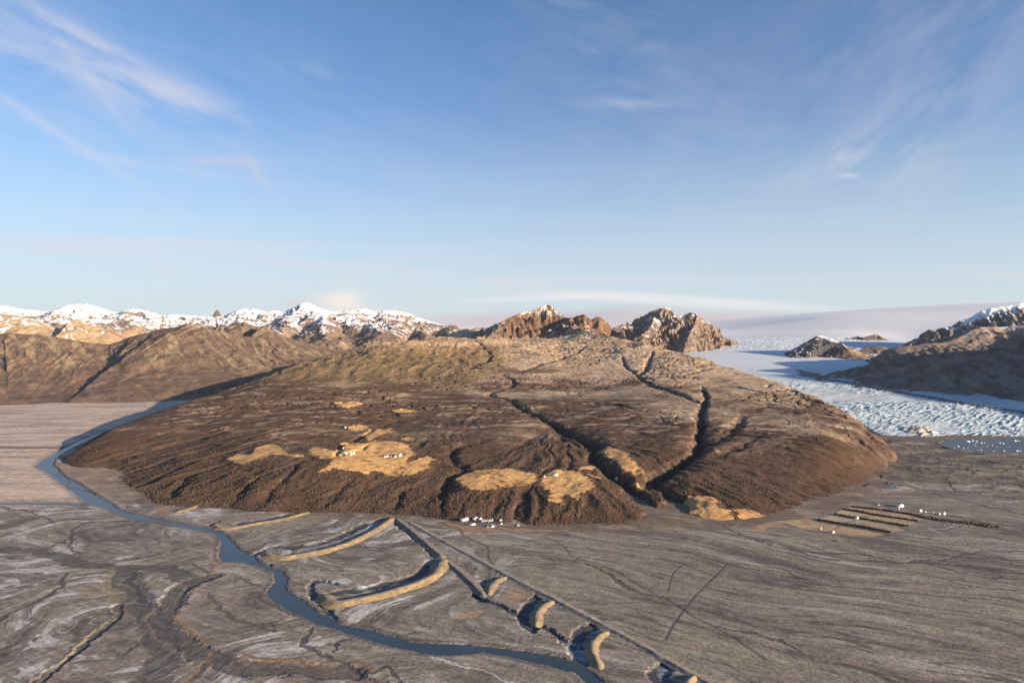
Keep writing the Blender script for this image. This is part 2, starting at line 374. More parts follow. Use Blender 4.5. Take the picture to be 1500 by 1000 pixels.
fld_cache.extend([P[:, :2] for P in FIELDSW])
def hill_object():
    na, nr = 1500, 1150
    d = np.concatenate([np.geomspace(1980, 5000, 740, endpoint=False), np.linspace(5000, 11800, nr-740)])
    X, Y = polar(-.86, .70, na, d)
    Z = hill(X, Y)
    b, e = hill_base(X, Y)
    keep = (e > -60)
    Z = np.where(e < 0, np.minimum(Z, e*.5), Z)
    n = slope_curv(X, Y, Z); sl = 1-n[..., 2]
    # ---- colours: what grows or lies where
    n1 = cfb(X, Y, 420, 5, 71); n2 = cfb(X, Y, 120, 5, 73, .6); n3 = cfb(X, Y, 30, 4, 75, .65)
    rx, ry = rot(X, Y, 40); st = cfb(rx, ry*4.5, 420, 5, 77, .6)             # long patches along the benches
    rx, ry = rot(X, Y, 4); st2 = cfb(rx, ry*3.2, 260, 5, 79, .62)
    scrub = np.array([.105, .062, .040]); red = np.array([.118, .072, .054]); grey = np.array([.33, .26, .20]); olive = np.array([.21, .16, .07]); tan = np.array([.42, .31, .19]); straw = np.array([.70, .44, .19]); rockc = np.array([.17, .12, .092])
    C = mix(np.broadcast_to(scrub, X.shape+(3,)), red, sstep(-.25, .35, n1+.3*st))
    C = mix(C, (.075, .055, .035), sstep(.0, .5, n2)*.7)
    lo = sstep(60, 130, Z)
    C = mix(C, grey, np.clip(sstep(.02, .38, st2+.35*n1+.35*n3-.14+.22*sstep(-200, 900, X)), 0, 1)*lo*.9)
    C = mix(C, olive, sstep(.1, .5, n1-.2*st+.2*n3)*lo*.35)
    dome = sstep(230, 330, Z+n1*90+40*n3)*sstep(300, -500, X-.12*Y+400*n1)
    C = mix(C, mix(np.broadcast_to(olive, X.shape+(3,)), (.15, .10, .055), sstep(-.3, .4, n3+n2)), dome*.9)
    dmx = sstep(100, -300, X)*sstep(210, 270, Z+n3*20)*sstep(480, 400, Z+n2*30)
    upr = (1-.9*dmx)*sstep(170, 300, Z+n1*110+30*n3+.04*X)
    C = mix(C, mix(mix(np.broadcast_to(grey*1.3, X.shape+(3,)), tan*1.1, sstep(-.3, .3, n2+.5*st2)), (.12, .08, .06), sstep(.25, .8, st2*1.1-n1*.5+.5*n3)*.8), upr*.95)
    C = mix(C, mix(bc((.15, .115, .055), X), (.21, .15, .085), sstep(-.3, .5, cfb(X, Y*.22, 90, 4, 87))), dmx*.8)
    yl = (1-.6*dmx)*sstep(400, 560, Z+n1*90)
    C = mix(C, mix(np.broadcast_to(tan*1.1, X.shape+(3,)), olive*1.1, sstep(-.2, .3, n2+n3*.4)), yl*.75)
    C = mix(C, (.06, .045, .037), CRACK(X, Y)*sstep(90, 170, Z)*sstep(620, 500, Z)*.75)
    C = mix(C, (.56, .50, .45), sstep(.35, .75, cfb(*(lambda p: (p[0]*.4, p[1]))(rot(X, Y, 12)), 70, 5, 181, .65)+.35*n1)*sstep(70, 140, Z)*sstep(-700, 300, X)*.6)
    C = mix(C, (.075, .05, .038), sstep(.4, .8, cfb(*(lambda p: (p[0]*.25, p[1]))(rot(X, Y, -10)), 90, 5, 183, .65))*sstep(40, 120, Z)*.65)
    # rock on steep ground and on the peaks
    rk = np.maximum(sstep(.13, .30, sl+.05*n3), .7*sstep(1500, 1800, X)*sstep(260, 60, e)*sstep(-.1, .4, n2+n3*.6))
    C = mix(C, mix(np.broadcast_to(rockc, X.shape+(3,)), (.11, .075, .06), sstep(-.2, .3, n3)), rk*.9)
    pk = np.maximum(sstep(600, 700, Z+n2*60), sstep(490, 560, Z+n2*30)*sstep(8250, 8600, Y+60*n1)*sstep(-350, -150, X)*sstep(1600, 1400, X))
    pc = mix(mix(np.broadcast_to(np.array([.23, .145, .095]), X.shape+(3,)), (.13, .095, .08), sstep(-.1, .4, n2+.4*n3)), (.30, .20, .13), sstep(.2, .6, n1+.3*n3)*.6)
    C = mix(C, pc*.58, pk)
    # gully beds: shade of the canyons painted into the colour as a dark band
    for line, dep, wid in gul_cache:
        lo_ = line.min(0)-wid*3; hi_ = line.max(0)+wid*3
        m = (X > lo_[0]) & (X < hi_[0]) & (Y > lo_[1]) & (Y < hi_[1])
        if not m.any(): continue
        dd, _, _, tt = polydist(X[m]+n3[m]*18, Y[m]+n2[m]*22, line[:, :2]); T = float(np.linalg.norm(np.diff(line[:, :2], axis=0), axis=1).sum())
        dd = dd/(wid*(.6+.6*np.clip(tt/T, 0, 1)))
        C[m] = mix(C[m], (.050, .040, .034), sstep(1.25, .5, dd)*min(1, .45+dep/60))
        if dep > 30: C[m] = mix(C[m], (.30, .33, .38), sstep(.09, .03, dd)*.8*sstep(.0, .3, n2[m])*sstep(60, 200, e[m]))
    # mown and grazed hay fields
    for fi, P in enumerate(FIELDSW):
        lo_ = P.min(0)-60; hi_ = P.max(0)+60
        m = (X > lo_[0]) & (X < hi_[0]) & (Y > lo_[1]) & (Y < hi_[1])
        s_ = sdf(X[m], Y[m], P)
        rag = 2.5 if fi in (0, 1, 2, 3, 4) else 11.
        w = sstep(-2, 3, s_+n3[m]*rag*1.5+n2[m]*rag)
        hole = sstep(.38, .62, n2[m]*.7+n3[m]*.6)*(0 if fi in (0, 1, 2, 3, 4) else .7)
        c = mix(np.broadcast_to(straw*(1.08 if fi < 5 else 1), X[m].shape+(3,)), (.55, .31, .15), sstep(-.2, .7, n2[m]+.4*n3[m])*.5+(.35 if fi in (9, 10, 11, 15) else 0))
        C[m] = mix(C[m], c, w*(1-hole))
    # remnant snow in the high hollows
    sn = sstep(.28, .36, cfb(X, Y*1.2, 90, 4, 83)+.25*n3)*sstep(480, 620, Z)*sstep(.35, .2, sl)*sstep(760, 650, Z+Y*0)*.9
    sn = np.maximum(sn, sstep(820, 900, Z+n3*90)*sstep(.0, .2, n3+n2*.5)*.9)
    C = mix(C, (.78, .78, .80), sn*sstep(6200, 7200, Y))
    nr_, na_ = X.shape
    F = gridfaces(nr_, na_, keep)
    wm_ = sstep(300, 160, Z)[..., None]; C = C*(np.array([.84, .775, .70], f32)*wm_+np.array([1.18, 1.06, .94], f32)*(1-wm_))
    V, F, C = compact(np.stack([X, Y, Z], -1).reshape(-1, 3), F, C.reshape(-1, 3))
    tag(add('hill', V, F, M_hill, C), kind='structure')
hill_object()

# ------------------------------------------------------------------ outwash plain
UP = [(152,633),(124,645),(98,659),(82,670),(78,680),(95,697),(115,708),(140,724),(165,737),(175,746),(200,753),(240,761),(290,769),(315,774),(335,785),(352,803),(368,812),(380,824),(400,832),(415,836),(422,845),(420,858),(424,867),(445,880),(470,897),(500,912),(550,923),(600,937),(650,941),(700,944),(750,950),(800,957),(840,966),(870,985),(905,1008),(960,1045)]
LOW = [(147,633),(116,645),(86,660),(60,674),(49,682),(62,688),(80,700),(100,716),(115,728),(128,737),(150,742),(170,750),(195,760),(240,766),(290,776),(312,781),(322,790),(320,812),(323,821),(350,822),(370,826),(390,833),(400,838),(398,855),(389,868),(400,880),(430,897),(462,912),(500,925),(560,942),(620,957),(660,958),(705,953),(750,961),(800,974),(840,984),(862,1005),(900,1045)]
RIVER = GP(UP+LOW[::-1])
TRIB = GP([(-60,735.2),(60,735.5),(125,737),(130,739.5),(60,738.5),(-60,738.5)])
RIVB = GP([(62,680),(85,668),(115,655),(130,648)])
LAKE = GP([(1375,649),(1400,641),(1500,640),(1640,640),(1640,665),(1500,664),(1450,663),(1420,661),(1395,656)])
# (line, half width m, depth m, bed colour, edge colour or None)
DARK = (.085, .078, .078); BED = (.112, .10, .093); PALE = (.40, .35, .315); RUST = (.27, .17, .10); OLV = (.26, .22, .14)
CH = [
 ([(180,832),(192,855),(205,885),(228,922),(238,960),(225,1003),(215,1040)], 30, 1.2, BED, None),
 ([(0,803),(40,807),(80,812),(110,823),(150,829),(200,830),(245,834),(270,845),(300,848)], 22, 2.0, BED, None),
 ([(0,741),(35,748),(60,757),(80,765)], 5, 1.5, DARK, None), ([(75,800),(105,785),(108,775),(128,765),(200,763),(260,764)], 6, 1.4, DARK, None),
 ([(105,775),(105,805),(115,812)], 5, 1.4, DARK, None),
 ([(310,843),(285,850),(265,862),(255,880),(240,897),(235,910),(260,935),(295,960),(340,970),(400,978),(520,985)], 23, 2.4, BED, RUST),
 ([(285,855),(270,868),(258,885)], 5, 2.5, DARK, None),
 ([(177,885),(170,900),(150,920),(120,945),(85,975),(50,1005),(0,1050)], 10, 2.6, BED, RUST),
 ([(96,840),(85,862),(60,878),(20,895),(0,908)], 7, 1.6, DARK, None),
 ([(193,838),(197,860),(206,877),(238,890)], 7, 1.8, DARK, None), ([(195,882),(215,886),(240,891)], 5, 2.4, DARK, None),
 ([(280,825),(298,835),(305,845)], 5, 1.6, DARK, None),
 ([(315,790),(317,812),(312,838)], 7, -1.2, RUST, None),
 ([(160,840),(162,865),(172,880)], 10, .8, OLV, None), ([(170,895),(155,913),(125,935),(90,965),(60,998)], 4, -1.4, OLV, None),
 ([(300,960),(285,985),(270,1010)], 5, 1.0, RUST, None),
 ([(395,918),(392,912),(410,910),(455,908),(470,912)], 4, 1.6, DARK, None), ([(458,920),(449,934),(455,945),(485,965),(520,980),(560,1005)], 5, 2.0, DARK, None),
 ([(487,955),(495,940),(508,938)], 4, 2, DARK, None), ([(548,985),(560,975),(575,980),(590,1000)], 4, 1.6, DARK, None),
 ([(630,962),(670,974),(710,986),(760,1004)], 3.5, -.8, (.55, .54, .56), None),
 ([(345,845),(385,860),(395,875),(430,900),(470,918)], 5, 1, BED, None), ([(300,870),(320,890),(350,910),(400,925)], 6, 1.2, BED, None),
 ([(350,970),(450,975),(560,1000)], 14, 1.2, (.17, .13, .11), None),
 # water-worn threads right of the straight causeway
 ([(1050,768),(1090,785),(1120,795),(1160,806),(1210,810),(1260,812),(1310,822),(1370,824),(1440,834),(1520,842)], 7, 1.8, DARK, None),
 ([(1110,790),(1150,800),(1200,818),(1270,820),(1310,824)], 5, 1.2, DARK, None), ([(1310,822),(1360,826),(1400,836),(1450,845),(1520,846)], 5, 1.6, DARK, None),
 ([(1370,822),(1440,808),(1520,806)], 4, 1.4, DARK, None), ([(1310,824),(1400,817),(1520,820)], 4, 1.4, DARK, None),
 ([(1065,826),(1110,834),(1150,845),(1190,856),(1240,858),(1330,868)], 4, 1.4, DARK, None),
 ([(1370,845),(1400,853),(1440,860),(1520,866)], 4, 1.2, DARK, None), ([(1050,918),(1090,925),(1130,935),(1170,955)], 5, 1.5, DARK, None),
 ([(860,823),(880,835),(905,850),(925,862)], 7, 2.6, (.11,.085,.075), None), ([(925,862),(945,872),(975,877),(990,885),(1010,900)], 4, 1.2, DARK, None),
 ([(1250,700),(1330,712),(1400,730),(1460,745),(1520,757)], 7, 1.5, DARK, None), ([(1300,676),(1370,690),(1440,700),(1520,715)], 8, 1.6, DARK, None),
 ([(1320,662),(1380,672),(1450,676),(1520,690)], 10, 1.5, DARK, None), ([(1340,683),(1355,695),(1385,700),(1395,715),(1420,722)], 7, 1.5, DARK, None),
 ([(1380,752),(1420,760),(1460,768),(1520,774)], 9, 1.2, (.10,.07,.055), None),
 ([(0,655),(60,656),(110,655),(148,659)], 40, -2, (.15, .10, .08), None),
]
TR = [  # vehicle tracks and faint paths: (line, half width, colour)
 ([(650,768),(672,775),(680,785),(712,800),(714,815),(725,830),(745,842)], 4, (.12,.10,.09)),
 ([(655,777),(700,779),(800,779),(1000,777),(1060,775)], 3.5, (.13,.11,.10)),
 ([(720,772),(760,782),(800,788),(825,800),(835,812),(855,820),(900,835),(940,860),(985,882),(1010,900),(1060,925),(1120,965)], 3.5, (.13,.11,.10)),
 ([(716,806),(740,800),(790,797),(815,797)], 3, (.13,.11,.10)), ([(730,829),(780,826),(830,824),(850,814)], 3, (.15,.13,.12)),
 ([(850,815),(900,808),(950,797),(1000,785)], 2.5, (.15,.13,.12)), ([(1065,824),(1040,850),(1010,880),(985,915),(975,935)], 3.5, (.11,.10,.10)),
 ([(1022,820),(1000,826),(985,840),(978,865)], 2.5, (.12,.11,.10)), ([(745,842),(800,884),(850,884),(970,880)], 3, (.14,.12,.11)),
 ([(1155,810),(1190,830),(1230,852)], 2.5, (.13,.11,.10)), ([(1065,824),(1100,828),(1145,833),(1165,845)], 3, (.09,.08,.08)),
 ([(1410,766),(1380,775),(1360,773),(1395,787)], 3, (.42,.37,.34)), ([(1250,758),(1290,750),(1320,742)], 2.5, (.10,.09,.10)),
 ([(1215,778),(1240,765),(1270,757),(1300,750)], 3, (.12,.11,.115)), ([(600,770),(575,768),(450,752)], 4, (.25,.2,.15)),
 ([(560,760),(500,756),(454,753)], 3, (.12,.11,.1))]
PATCH = [ # fields on the plain: polygon, colour
 ([(1238,744),(1253,743),(1354,755.6),(1358,759.6),(1344,762.8),(1294,754),(1272,753)], (.50,.32,.20)),
 ([(1224,752),(1232,746.5),(1277,754),(1304,758),(1342,765),(1328,770.5),(1296,765),(1264,760)], (.48,.36,.20)),
 ([(1202,759.6),(1214,755),(1242,758),(1267,763),(1315,771.6),(1326,775.6),(1309,779),(1277,773),(1232,767.6)], (.46,.36,.25)),
 ([(1140,763),(1183,759),(1200,765),(1232,770),(1264,775.6),(1296,782),(1280,785),(1245,784),(1220,779),(1180,774)], (.50,.34,.19)),
 ([(1095,777),(1110,769),(1144,762),(1150,766),(1125,772),(1118,779)], (.42,.28,.16)),
 ([(652,765),(700,772),(760,774),(810,776),(860,779),(800,780),(700,780),(662,776)], (.36,.22,.14)),
 ([(230,744),(240,741),(250,745),(245,752),(228,750)], (.36,.22,.15)),
 ([(655,905),(690,895),(712,892),(700,903),(670,908)], (.42,.27,.17)), ([(735,868),(755,862),(780,868),(760,880),(740,878)], (.38,.25,.16))]

def ground_object():
    inv = np.linspace(1/1060., 1/6700., 760)
    d = np.concatenate([np.linspace(60, 1060, 130, endpoint=False), 1/inv, np.geomspace(6800, 60000, 60)])
    t = np.concatenate([np.linspace(-6, -.86, 60, endpoint=False), np.linspace(-.86, .86, 1380, endpoint=False), np.linspace(.86, 6, 60)]).astype(f32)
    d = d.astype(f32); X = d[:, None]*t[None]; Y = np.repeat(d[:, None], len(t), 1)
    sh = X.shape
    wx = fbm(X, Y, 420, 2, 101); wy = fbm(X, Y, 420, 2, 103)
    n1 = cfb(X, Y, 500, 4, 105); n2 = cfb(X, Y, 110, 5, 107, .6); n3 = cfb(X, Y, 26, 4, 109, .75)
    # braid pattern: long flow lines, one direction per part of the plain
    def flow(deg, amp, sc, st, seed):
        a, b = rot(X+amp*wx, Y+amp*wy, deg)
        return cfb(a, b*st, sc, 7, seed, .68), ridged(a, b*st, sc*.8, 6, seed+50, .66)
    fr, rr = flow(-32, 110, 560, 8., 111)
    ff, rf = flow(-18, 160, 900, 9., 113)
    fl, rl = flow(58, 430, 420, 4.2, 117)
    fh, rh = flow(2, 30, 700, 7., 121)
    wl = sstep(150, -450, X-.1*Y+100*n1)                  # left half of the near plain
    wh = sstep(-1250, -1700, X+.1*n1*1000-(Y-2400)*.25)*sstep(2250, 2500, Y+60*n1)     # far left flood plain
    wf = sstep(900, 1500, X)*sstep(2000, 2500, Y)
    fl_ = fr*(1-wl)+fl*wl; rd = rr*(1-wl)+rl*wl
    fl_ = fl_*(1-wf)+ff*wf; rd = rd*(1-wf)+rf*wf
    fl_ = fl_*(1-wh)+fh*wh; rd = rd*(1-wh)+rh*wh
    base = np.array([.255, .210, .178]); 
    C = mix(np.broadcast_to(base, sh+(3,)), PALE, sstep(.1, .75, fl_+.3*n3+.2*n2)*.8)
    C = mix(C, (.12, .102, .094), sstep(.05, -.75, fl_+.35*n2+.25*n3)*.9)
    C = mix(C, (.47, .44, .44), sstep(.35, .7, fl_*.7+n2*.6+.35*n3)*wl*.8)
    C = mix(C, (.27, .245, .16), sstep(2500, 1700, np.hypot(X-250, (Y-1900)*1.2)*2.2+300*n1)*sstep(-.2, .4, fl_+n2*.3)*.55)
    C = mix(C, (.085, .073, .070), sstep(.66, .84, rd+.05*n3)*.75)
    C = mix(C, (.64, .49, .385), wh*(.55+.45*sstep(-.3, .3, fh)))
    C = mix(C, (.30, .225, .185), wh*sstep(.25, .8, -fh+.2*n3)*.8)
    C = mix(C, (.15, .115, .09), sstep(2500, 3500, Y+n1*200)*sstep(900, 1500, X)*.6)
    C = mix(C, (.05, .042, .04), sstep(2400, 3300, Y)*sstep(900, 1500, X)*sstep(.25, .6, ff+n2*.3)*.7)
    Z = fl_*.7+n2*.35-sstep(.75, .95, rd)*.9+n1*.5
    q_, w_ = rot(X+70*wx, Y+70*wy, -28); t1 = 1-np.abs(perlin(q_/330, w_/34, 131)); t2 = 1-np.abs(perlin(q_/190, w_/21, 133))
    th = (sstep(.90, .99, t1)*sstep(-.2, .2, n1)+.7*sstep(.93, .99, t2)*sstep(-.1, .3, n2))*(1-wh)*(1-.75*wl)
    C = mix(C, (.065, .055, .052), np.clip(th, 0, 1)*.7)
    q_, w_ = rot(X+240*wx, Y+240*wy, 52); t3 = 1-np.abs(perlin(q_/260, w_/60, 137)); t4 = 1-np.abs(perlin(q_/120, w_/30, 139))
    C = mix(C, (.085, .074, .07), np.clip(sstep(.93, .99, t3)*sstep(-.3, .2, n2), 0, 1)*wl*(1-wh)*.65)
    C = mix(C, (.46, .42, .39), np.clip(sstep(.93, .99, t4)*sstep(-.1, .4, n2+fl_*.4), 0, 1)*wl*(1-wh)*.6)
    C = C*(1+.09*n3[..., None])
    q_, w_ = rot(X+300*wx, Y+300*wy, 50); fz = cfb(q_*.5, w_, 62, 5, 141, .62)
    C = mix(C, (.56, .525, .515), sstep(.22, .42, fz+.25*n2)*wl*(1-wh)*sstep(-.35, .25, n1+.6*n2)*.75)
    C = mix(C, (.30, .26, .17), sstep(.3, .7, cfb(q_*.4, w_, 180, 4, 143))*wl*(1-wh)*.5)
    C = mix(C, (.44, .395, .355), sstep(.35, .8, cfb(*(lambda p: (p[0]*.09, p[1]))(rot(X+90*wx, Y+90*wy, -30)), 60, 5, 145, .6)+.3*n1)*(1-wl)*(1-wh)*.6)
    C = mix(C, (.105, .088, .082), sstep(.35, .8, cfb(*(lambda p: (p[0]*.08, p[1]))(rot(X+90*wx, Y+90*wy, -30)), 75, 5, 147, .6)+.2*n1)*(1-wl)*(1-wh)*.7)
    hm_ = sstep(2150, 2650, Y+150*n1)*sstep(1150, 1500, X)*sstep(3900, 3700, Y)
    q_, w_ = rot(X+60*wx, Y+60*wy, -16); hr_ = ridged(q_*.4, w_, 130, 5, 151, .6)
    Z = Z+(hr_-.5)*13*hm_; C = mix(C, (.10, .085, .075), sstep(.5, .25, hr_)*hm_*.75); C = mix(C, (.22, .18, .13), sstep(.2, .7, cfb(q_*.3, w_, 160, 4, 153))*hm_*.6)
    for pts, wid, dep, bed, edge in CH:
        L = curve(GP(pts), 4)
        lo = L.min(0)-wid*4; hi = L.max(0)+wid*4
        m = (X > lo[0]) & (X < hi[0]) & (Y > lo[1]) & (Y < hi[1])
        if not m.any(): continue
        d_ = polydist(X[m]+n3[m]*8+n2[m]*6, Y[m]+n2[m]*14, L)
        s_ = d_[2]; d_ = d_[0]/(wid*(1+.25*n2[m]))
        w = sstep(1.2, .75, d_)
        C[m] = mix(C[m], bed, w*(.85 if dep > 0 else .8))
        Z[m] -= dep*w*(.75 if wid > 7 else .35)
        if edge is not None:
            C[m] = mix(C[m], edge, sstep(1.0, 1.15, d_)*sstep(1.7, 1.3, d_)*sstep(0, 1, s_*np.sign(1))*sstep(-.3, .1, n2[m]))
            Z[m] += .5*sstep(1.0, 1.3, d_)*sstep(2.0, 1.4, d_)
        elif dep > 1.3: C[m] = mix(C[m], (.37, .32, .28), sstep(1.0, 1.3, d_)*sstep(2.1, 1.5, d_)*.3*sstep(-.2, .2, n2[m]))
    m = (Y > 1950) & (Y < 3900) & (np.abs(X) < 2300)
    e_ = -sdf(X[m], Y[m], FOOTW)
    ap = sstep(50, -5, e_+n2[m]*32+n3[m]*10)
    Z[m] += .8*ap; C[m] = mix(C[m], mix(bc((.16, .115, .08), X[m]), (.30, .215, .14), sstep(.1, .6, n2[m]-.3*n3[m])), ap*.7)
    for pts, colr in PATCH:
        P = GP(pts); lo = P.min(0)-40; hi = P.max(0)+40
        m = (X > lo[0]) & (X < hi[0]) & (Y > lo[1]) & (Y < hi[1])
        s_ = sdf(X[m], Y[m], P)
        C[m] = mix(C[m], np.array(colr), sstep(-2, 3, s_+3*n3[m])*(.85-.3*sstep(0, .4, n2[m])))
    for pts, wid, colr in TR:
        L = curve(GP(pts), 4); lo = L.min(0)-wid*4; hi = L.max(0)+wid*4
        m = (X > lo[0]) & (X < hi[0]) & (Y > lo[1]) & (Y < hi[1])
        d_ = polydist(X[m], Y[m], L)[0]/wid
        C[m] = mix(C[m], colr, sstep(1.4, .7, d_)*.75); Z[m] -= .4*sstep(1.2, .7, d_)
    # dark ground of the borrow pits beside the embankments
    for pts, wid in PITS:
        L = curve(GP(pts), 3); lo = L.min(0)-wid*4; hi = L.max(0)+wid*4
        m = (X > lo[0]) & (X < hi[0]) & (Y > lo[1]) & (Y < hi[1])
        d_ = polydist(X[m]+n3[m]*8, Y[m]+n2[m]*12, L)[0]/wid
        w = sstep(1.15, .7, d_); C[m] = mix(C[m], mix(np.broadcast_to(np.array([.085, .085, .095]), X[m].shape+(3,)), (.33, .36, .42), sstep(.15, .4, n2[m]+.3*n3[m])*.55), w); Z[m] -= 3*w
    for poly, dep in ((RIVER, 4.), (TRIB, 3.), (LAKE, 6.)):
        lo = poly.min(0)-80; hi = poly.max(0)+80
        m = (X > lo[0]) & (X < hi[0]) & (Y > lo[1]) & (Y < hi[1])
        s_ = sdf(X[m], Y[m], poly)+n3[m]*4+n2[m]*4
        Z[m] = np.where(s_ > -3, Z[m]*.3, Z[m])-dep*sstep(-5, 9, s_)
        C[m] = mix(C[m], (.12, .105, .095), sstep(-16, -6, s_)*.6)
        C[m] = mix(C[m], (.42, .37, .33), sstep(-26, -18, s_)*sstep(-10, -16, s_)*.4*sstep(-.1, .2, n2[m]))
    Z = np.where(Y > 6700, -30, Z)
    e = sdf(X[::1], Y, FOOTW) if False else None
    F = gridfaces(*sh)
    C = C*np.array([.95, .935, .90], f32)
    tag(add('ground', np.stack([X, Y, Z], -1).reshape(-1, 3), F, M_ground, C.reshape(-1, 3)), kind='structure')
PITS = [
 ([(398,801),(440,800),(478,792),(510,780),(535,768),(562,760)], 16), ([(488,868),(530,862),(580,852),(612,842),(632,822)], 17),
 ([(385,806),(372,812),(376,822),(395,828)], 8), ([(490,853),(462,850),(455,865),(465,880),(475,890),(490,905)], 9),
 ([(350,766),(380,762),(420,754),(450,748)], 13), ([(318,764),(309,768),(316,776)], 7), ([(275,742),(290,738)], 9),
 ([(578,764),(600,780),(625,800),(640,815)], 13), ([(655,825),(680,842),(700,862)], 11), ([(706,850),(698,868),(704,880)], 12),
 ([(790,872),(772,890),(765,910),(780,922)], 14), ([(868,916),(848,930),(845,950),(852,970)], 17), ([(975,975),(960,990),(980,1003)], 18),
 ([(690,870),(740,892),(800,920),(835,945)], 8)]
ground_object()

def sheet(name, poly, z, mat, grow=10):
    """flat water surface, a little wider than the bed so that the banks cut its edge"""
    c = []
    P = np.asarray(poly); n = len(P)
    A = .5*sum(P[i][0]*P[(i+1) % n][1]-P[(i+1) % n][0]*P[i][1] for i in range(n)); s = 1 if A > 0 else -1
    for i in range(n):
        a, b, cc = P[i-1], P[i], P[(i+1) % n]
        t = (cc-a)/(np.linalg.norm(cc-a)+1e-6); c.append((b[0]+s*t[1]*grow, b[1]-s*t[0]*grow, z))
    import mathutils
    tri = mathutils.geometry.tessellate_polygon([[mathutils.Vector((p[0], p[1], 0)) for p in c]])
    o = add(name, np.array(c), np.array(tri), mat, smooth=False)
    return o
tag(sheet('river', RIVER, -1.9, M_river, 6), kind='structure')
tag(sheet('stream', TRIB, -1.3, M_river, 3), kind='structure')
tag(sheet('lake', LAKE, -2.0, M_lake, 12), kind='structure')

# ------------------------------------------------------------------ mountains
def cr(pts, n=2): return curve(WP(pts), n)
ROCK_A = np.array([.20, .135, .095])
JAG = 0; SPK = .18; SP2 = .3; RB = .5
def mountain(name, label, crests, W_, p, d0, d1, nr, t0, t1, na, rough, colour, seed, dip=-30, s=600, floor=-20, cat='mountain', mat=None, tag_it=True):
    d = np.linspace(d0, d1, nr); X, Y = polar(t0, t1, na, d)
    wx = fbm(X, Y, s*1.2, 4, seed+1)*s*.25; wy = fbm(X, Y, s*1.2, 4, seed+2)*s*.25
    Z = None
    for ci, L in enumerate(crests):
        Wd = W_[ci] if isinstance(W_, (list, tuple)) else W_
        dd, z, side, t = polydist(X, Y, L[:, :2], L[:, 2])
        dd2 = np.hypot(dd, 0)
        near = sstep(0, 350, dd)
        dw = polydist(X+wx*1.2, Y+wy*1.2, L[:, :2])[0]
        dd2 = dd*(1-near)+dw*near
        # spurs that run down from the crest
        sp = ridged(t+wx*1.0, dd*.35, s*.55, 4, seed+5+ci)-.5
        sp2 = ridged(X, Y, s*.5, 6, seed+9+ci, .5)-.62
        rb_ = ridged(t+wx*.8, dd*.12, s*.16, 3, seed+13+ci)-.6
        h = z*np.clip(1-dd2/Wd, 0, 1)**p+np.where(dd2 > Wd, -(dd2-Wd)*.2, 0)
        h = h+(sp*SPK-.1+sp2*SP2+rb_*RB)*rough*sstep(0, 260, dd)*np.clip(h/250, 0, 1)
        Z = h if Z is None else smax(Z, h, 25)
    Z = Z+(ridged(X, Y, 130, 4, seed+20)-.55)*(rough*.16+JAG)*np.clip(Z/100, 0, 1)
    n = slope_curv(X, Y, Z)
    C = colour(X, Y, Z, n)
    F = gridfaces(*X.shape, Z > floor)
    V, F, C = compact(np.stack([X, Y, Z], -1).reshape(-1, 3), F, C.reshape(-1, 3))
    o = add(name, V, F, mat or M_rock, C); tag(o, kind='structure')
    return o
def bc(c, X): return np.broadcast_to(np.array(c, f32), X.shape+(3,))
def col_front(X, Y, Z, n):
    n1 = cfb(X, Y, 700, 5, 201); n2 = cfb(X, Y, 180, 5, 203, .6); n3 = cfb(X, Y, 45, 3, 205)
    a, b = rot(X, Y, -48); st = cfb(a*.16, b, 120, 5, 207, .6)
    C = mix(bc((.18, .115, .075), X), (.12, .08, .06), sstep(-.2, .35, n2+.4*n1))
    C = mix(C, (.34, .25, .14), sstep(.0, .4, st+.3*n2+.3*n1)*sstep(120, 330, Z+n1*120)*.75)
    C = mix(C, (.25, .155, .10), sstep(.05, .4, -st)*.6)
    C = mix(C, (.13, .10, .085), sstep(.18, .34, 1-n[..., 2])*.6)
    return C*.86
def col_mid(X, Y, Z, n):
    n1 = cfb(X, Y, 600, 5, 211); n2 = cfb(X, Y, 150, 5, 213, .6)
    C = mix(bc((.42, .29, .16), X), (.27, .17, .10), sstep(-.2, .35, n2+n1))
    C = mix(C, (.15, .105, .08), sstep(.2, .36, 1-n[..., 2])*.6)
    return mix(C, (.8, .8, .8), sstep(.1, .25, n2+.3*n1+(Z-760)/500)*.85)
def snowcol(base_h, span, bands=1., dark=(.17, .115, .085)):
    def f(X, Y, Z, n):
        n1 = cfb(X, Y, 900, 4, 221); n2 = cfb(X, Y, 240, 5, 223, .6); n3 = cfb(X, Y, 70, 4, 225, .6)
        C = mix(bc(dark, X), (.27, .18, .11), sstep(-.1, .4, n2+.3*n3))
        C = mix(C, (.10, .08, .075), sstep(.0, .4, n3-n2*.3)*.6)
        sl = 1-n[..., 2]
        band = np.sin((Z+n1*120+n2*50)/26.)*.5+.5
        s = (Z-base_h+n1*140)/span+n2*.45+n3*.22-np.clip(sl-.06, 0, 1)*6-band*.5*bands
        return mix(C, (.84, .83, .83), sstep(-.05, .16, s))
    return f
EXT = 1.0
front = cr([(-190,500,6900),(-60,496,7300),(0,488,7600),(40,489,7700),(80,493,7800),(120,500,7900),(160,504,8000),(190,493,8100),(215,487,8150),(235,482,8200),(260,478,8200),(276,474,8200),(290,479,8200),(310,482,8300),(330,486,8400),(352,492,8500),(400,495,8700),(430,500,8800),(460,509,9000),(490,518,9200),(530,526,9600)])
front2 = cr([(330,488,9000),(345,480,9300),(358,471,9400),(364,477,9400),(371,492,9300),(379,488,9300),(385,476,9300),(393,480,9300),(402,488,9300),(430,498,9500),(470,507,9800),(500,514,10200)])
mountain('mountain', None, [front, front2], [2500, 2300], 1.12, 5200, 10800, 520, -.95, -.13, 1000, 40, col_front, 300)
SPK = .6; SP2 = .8; RB = .4
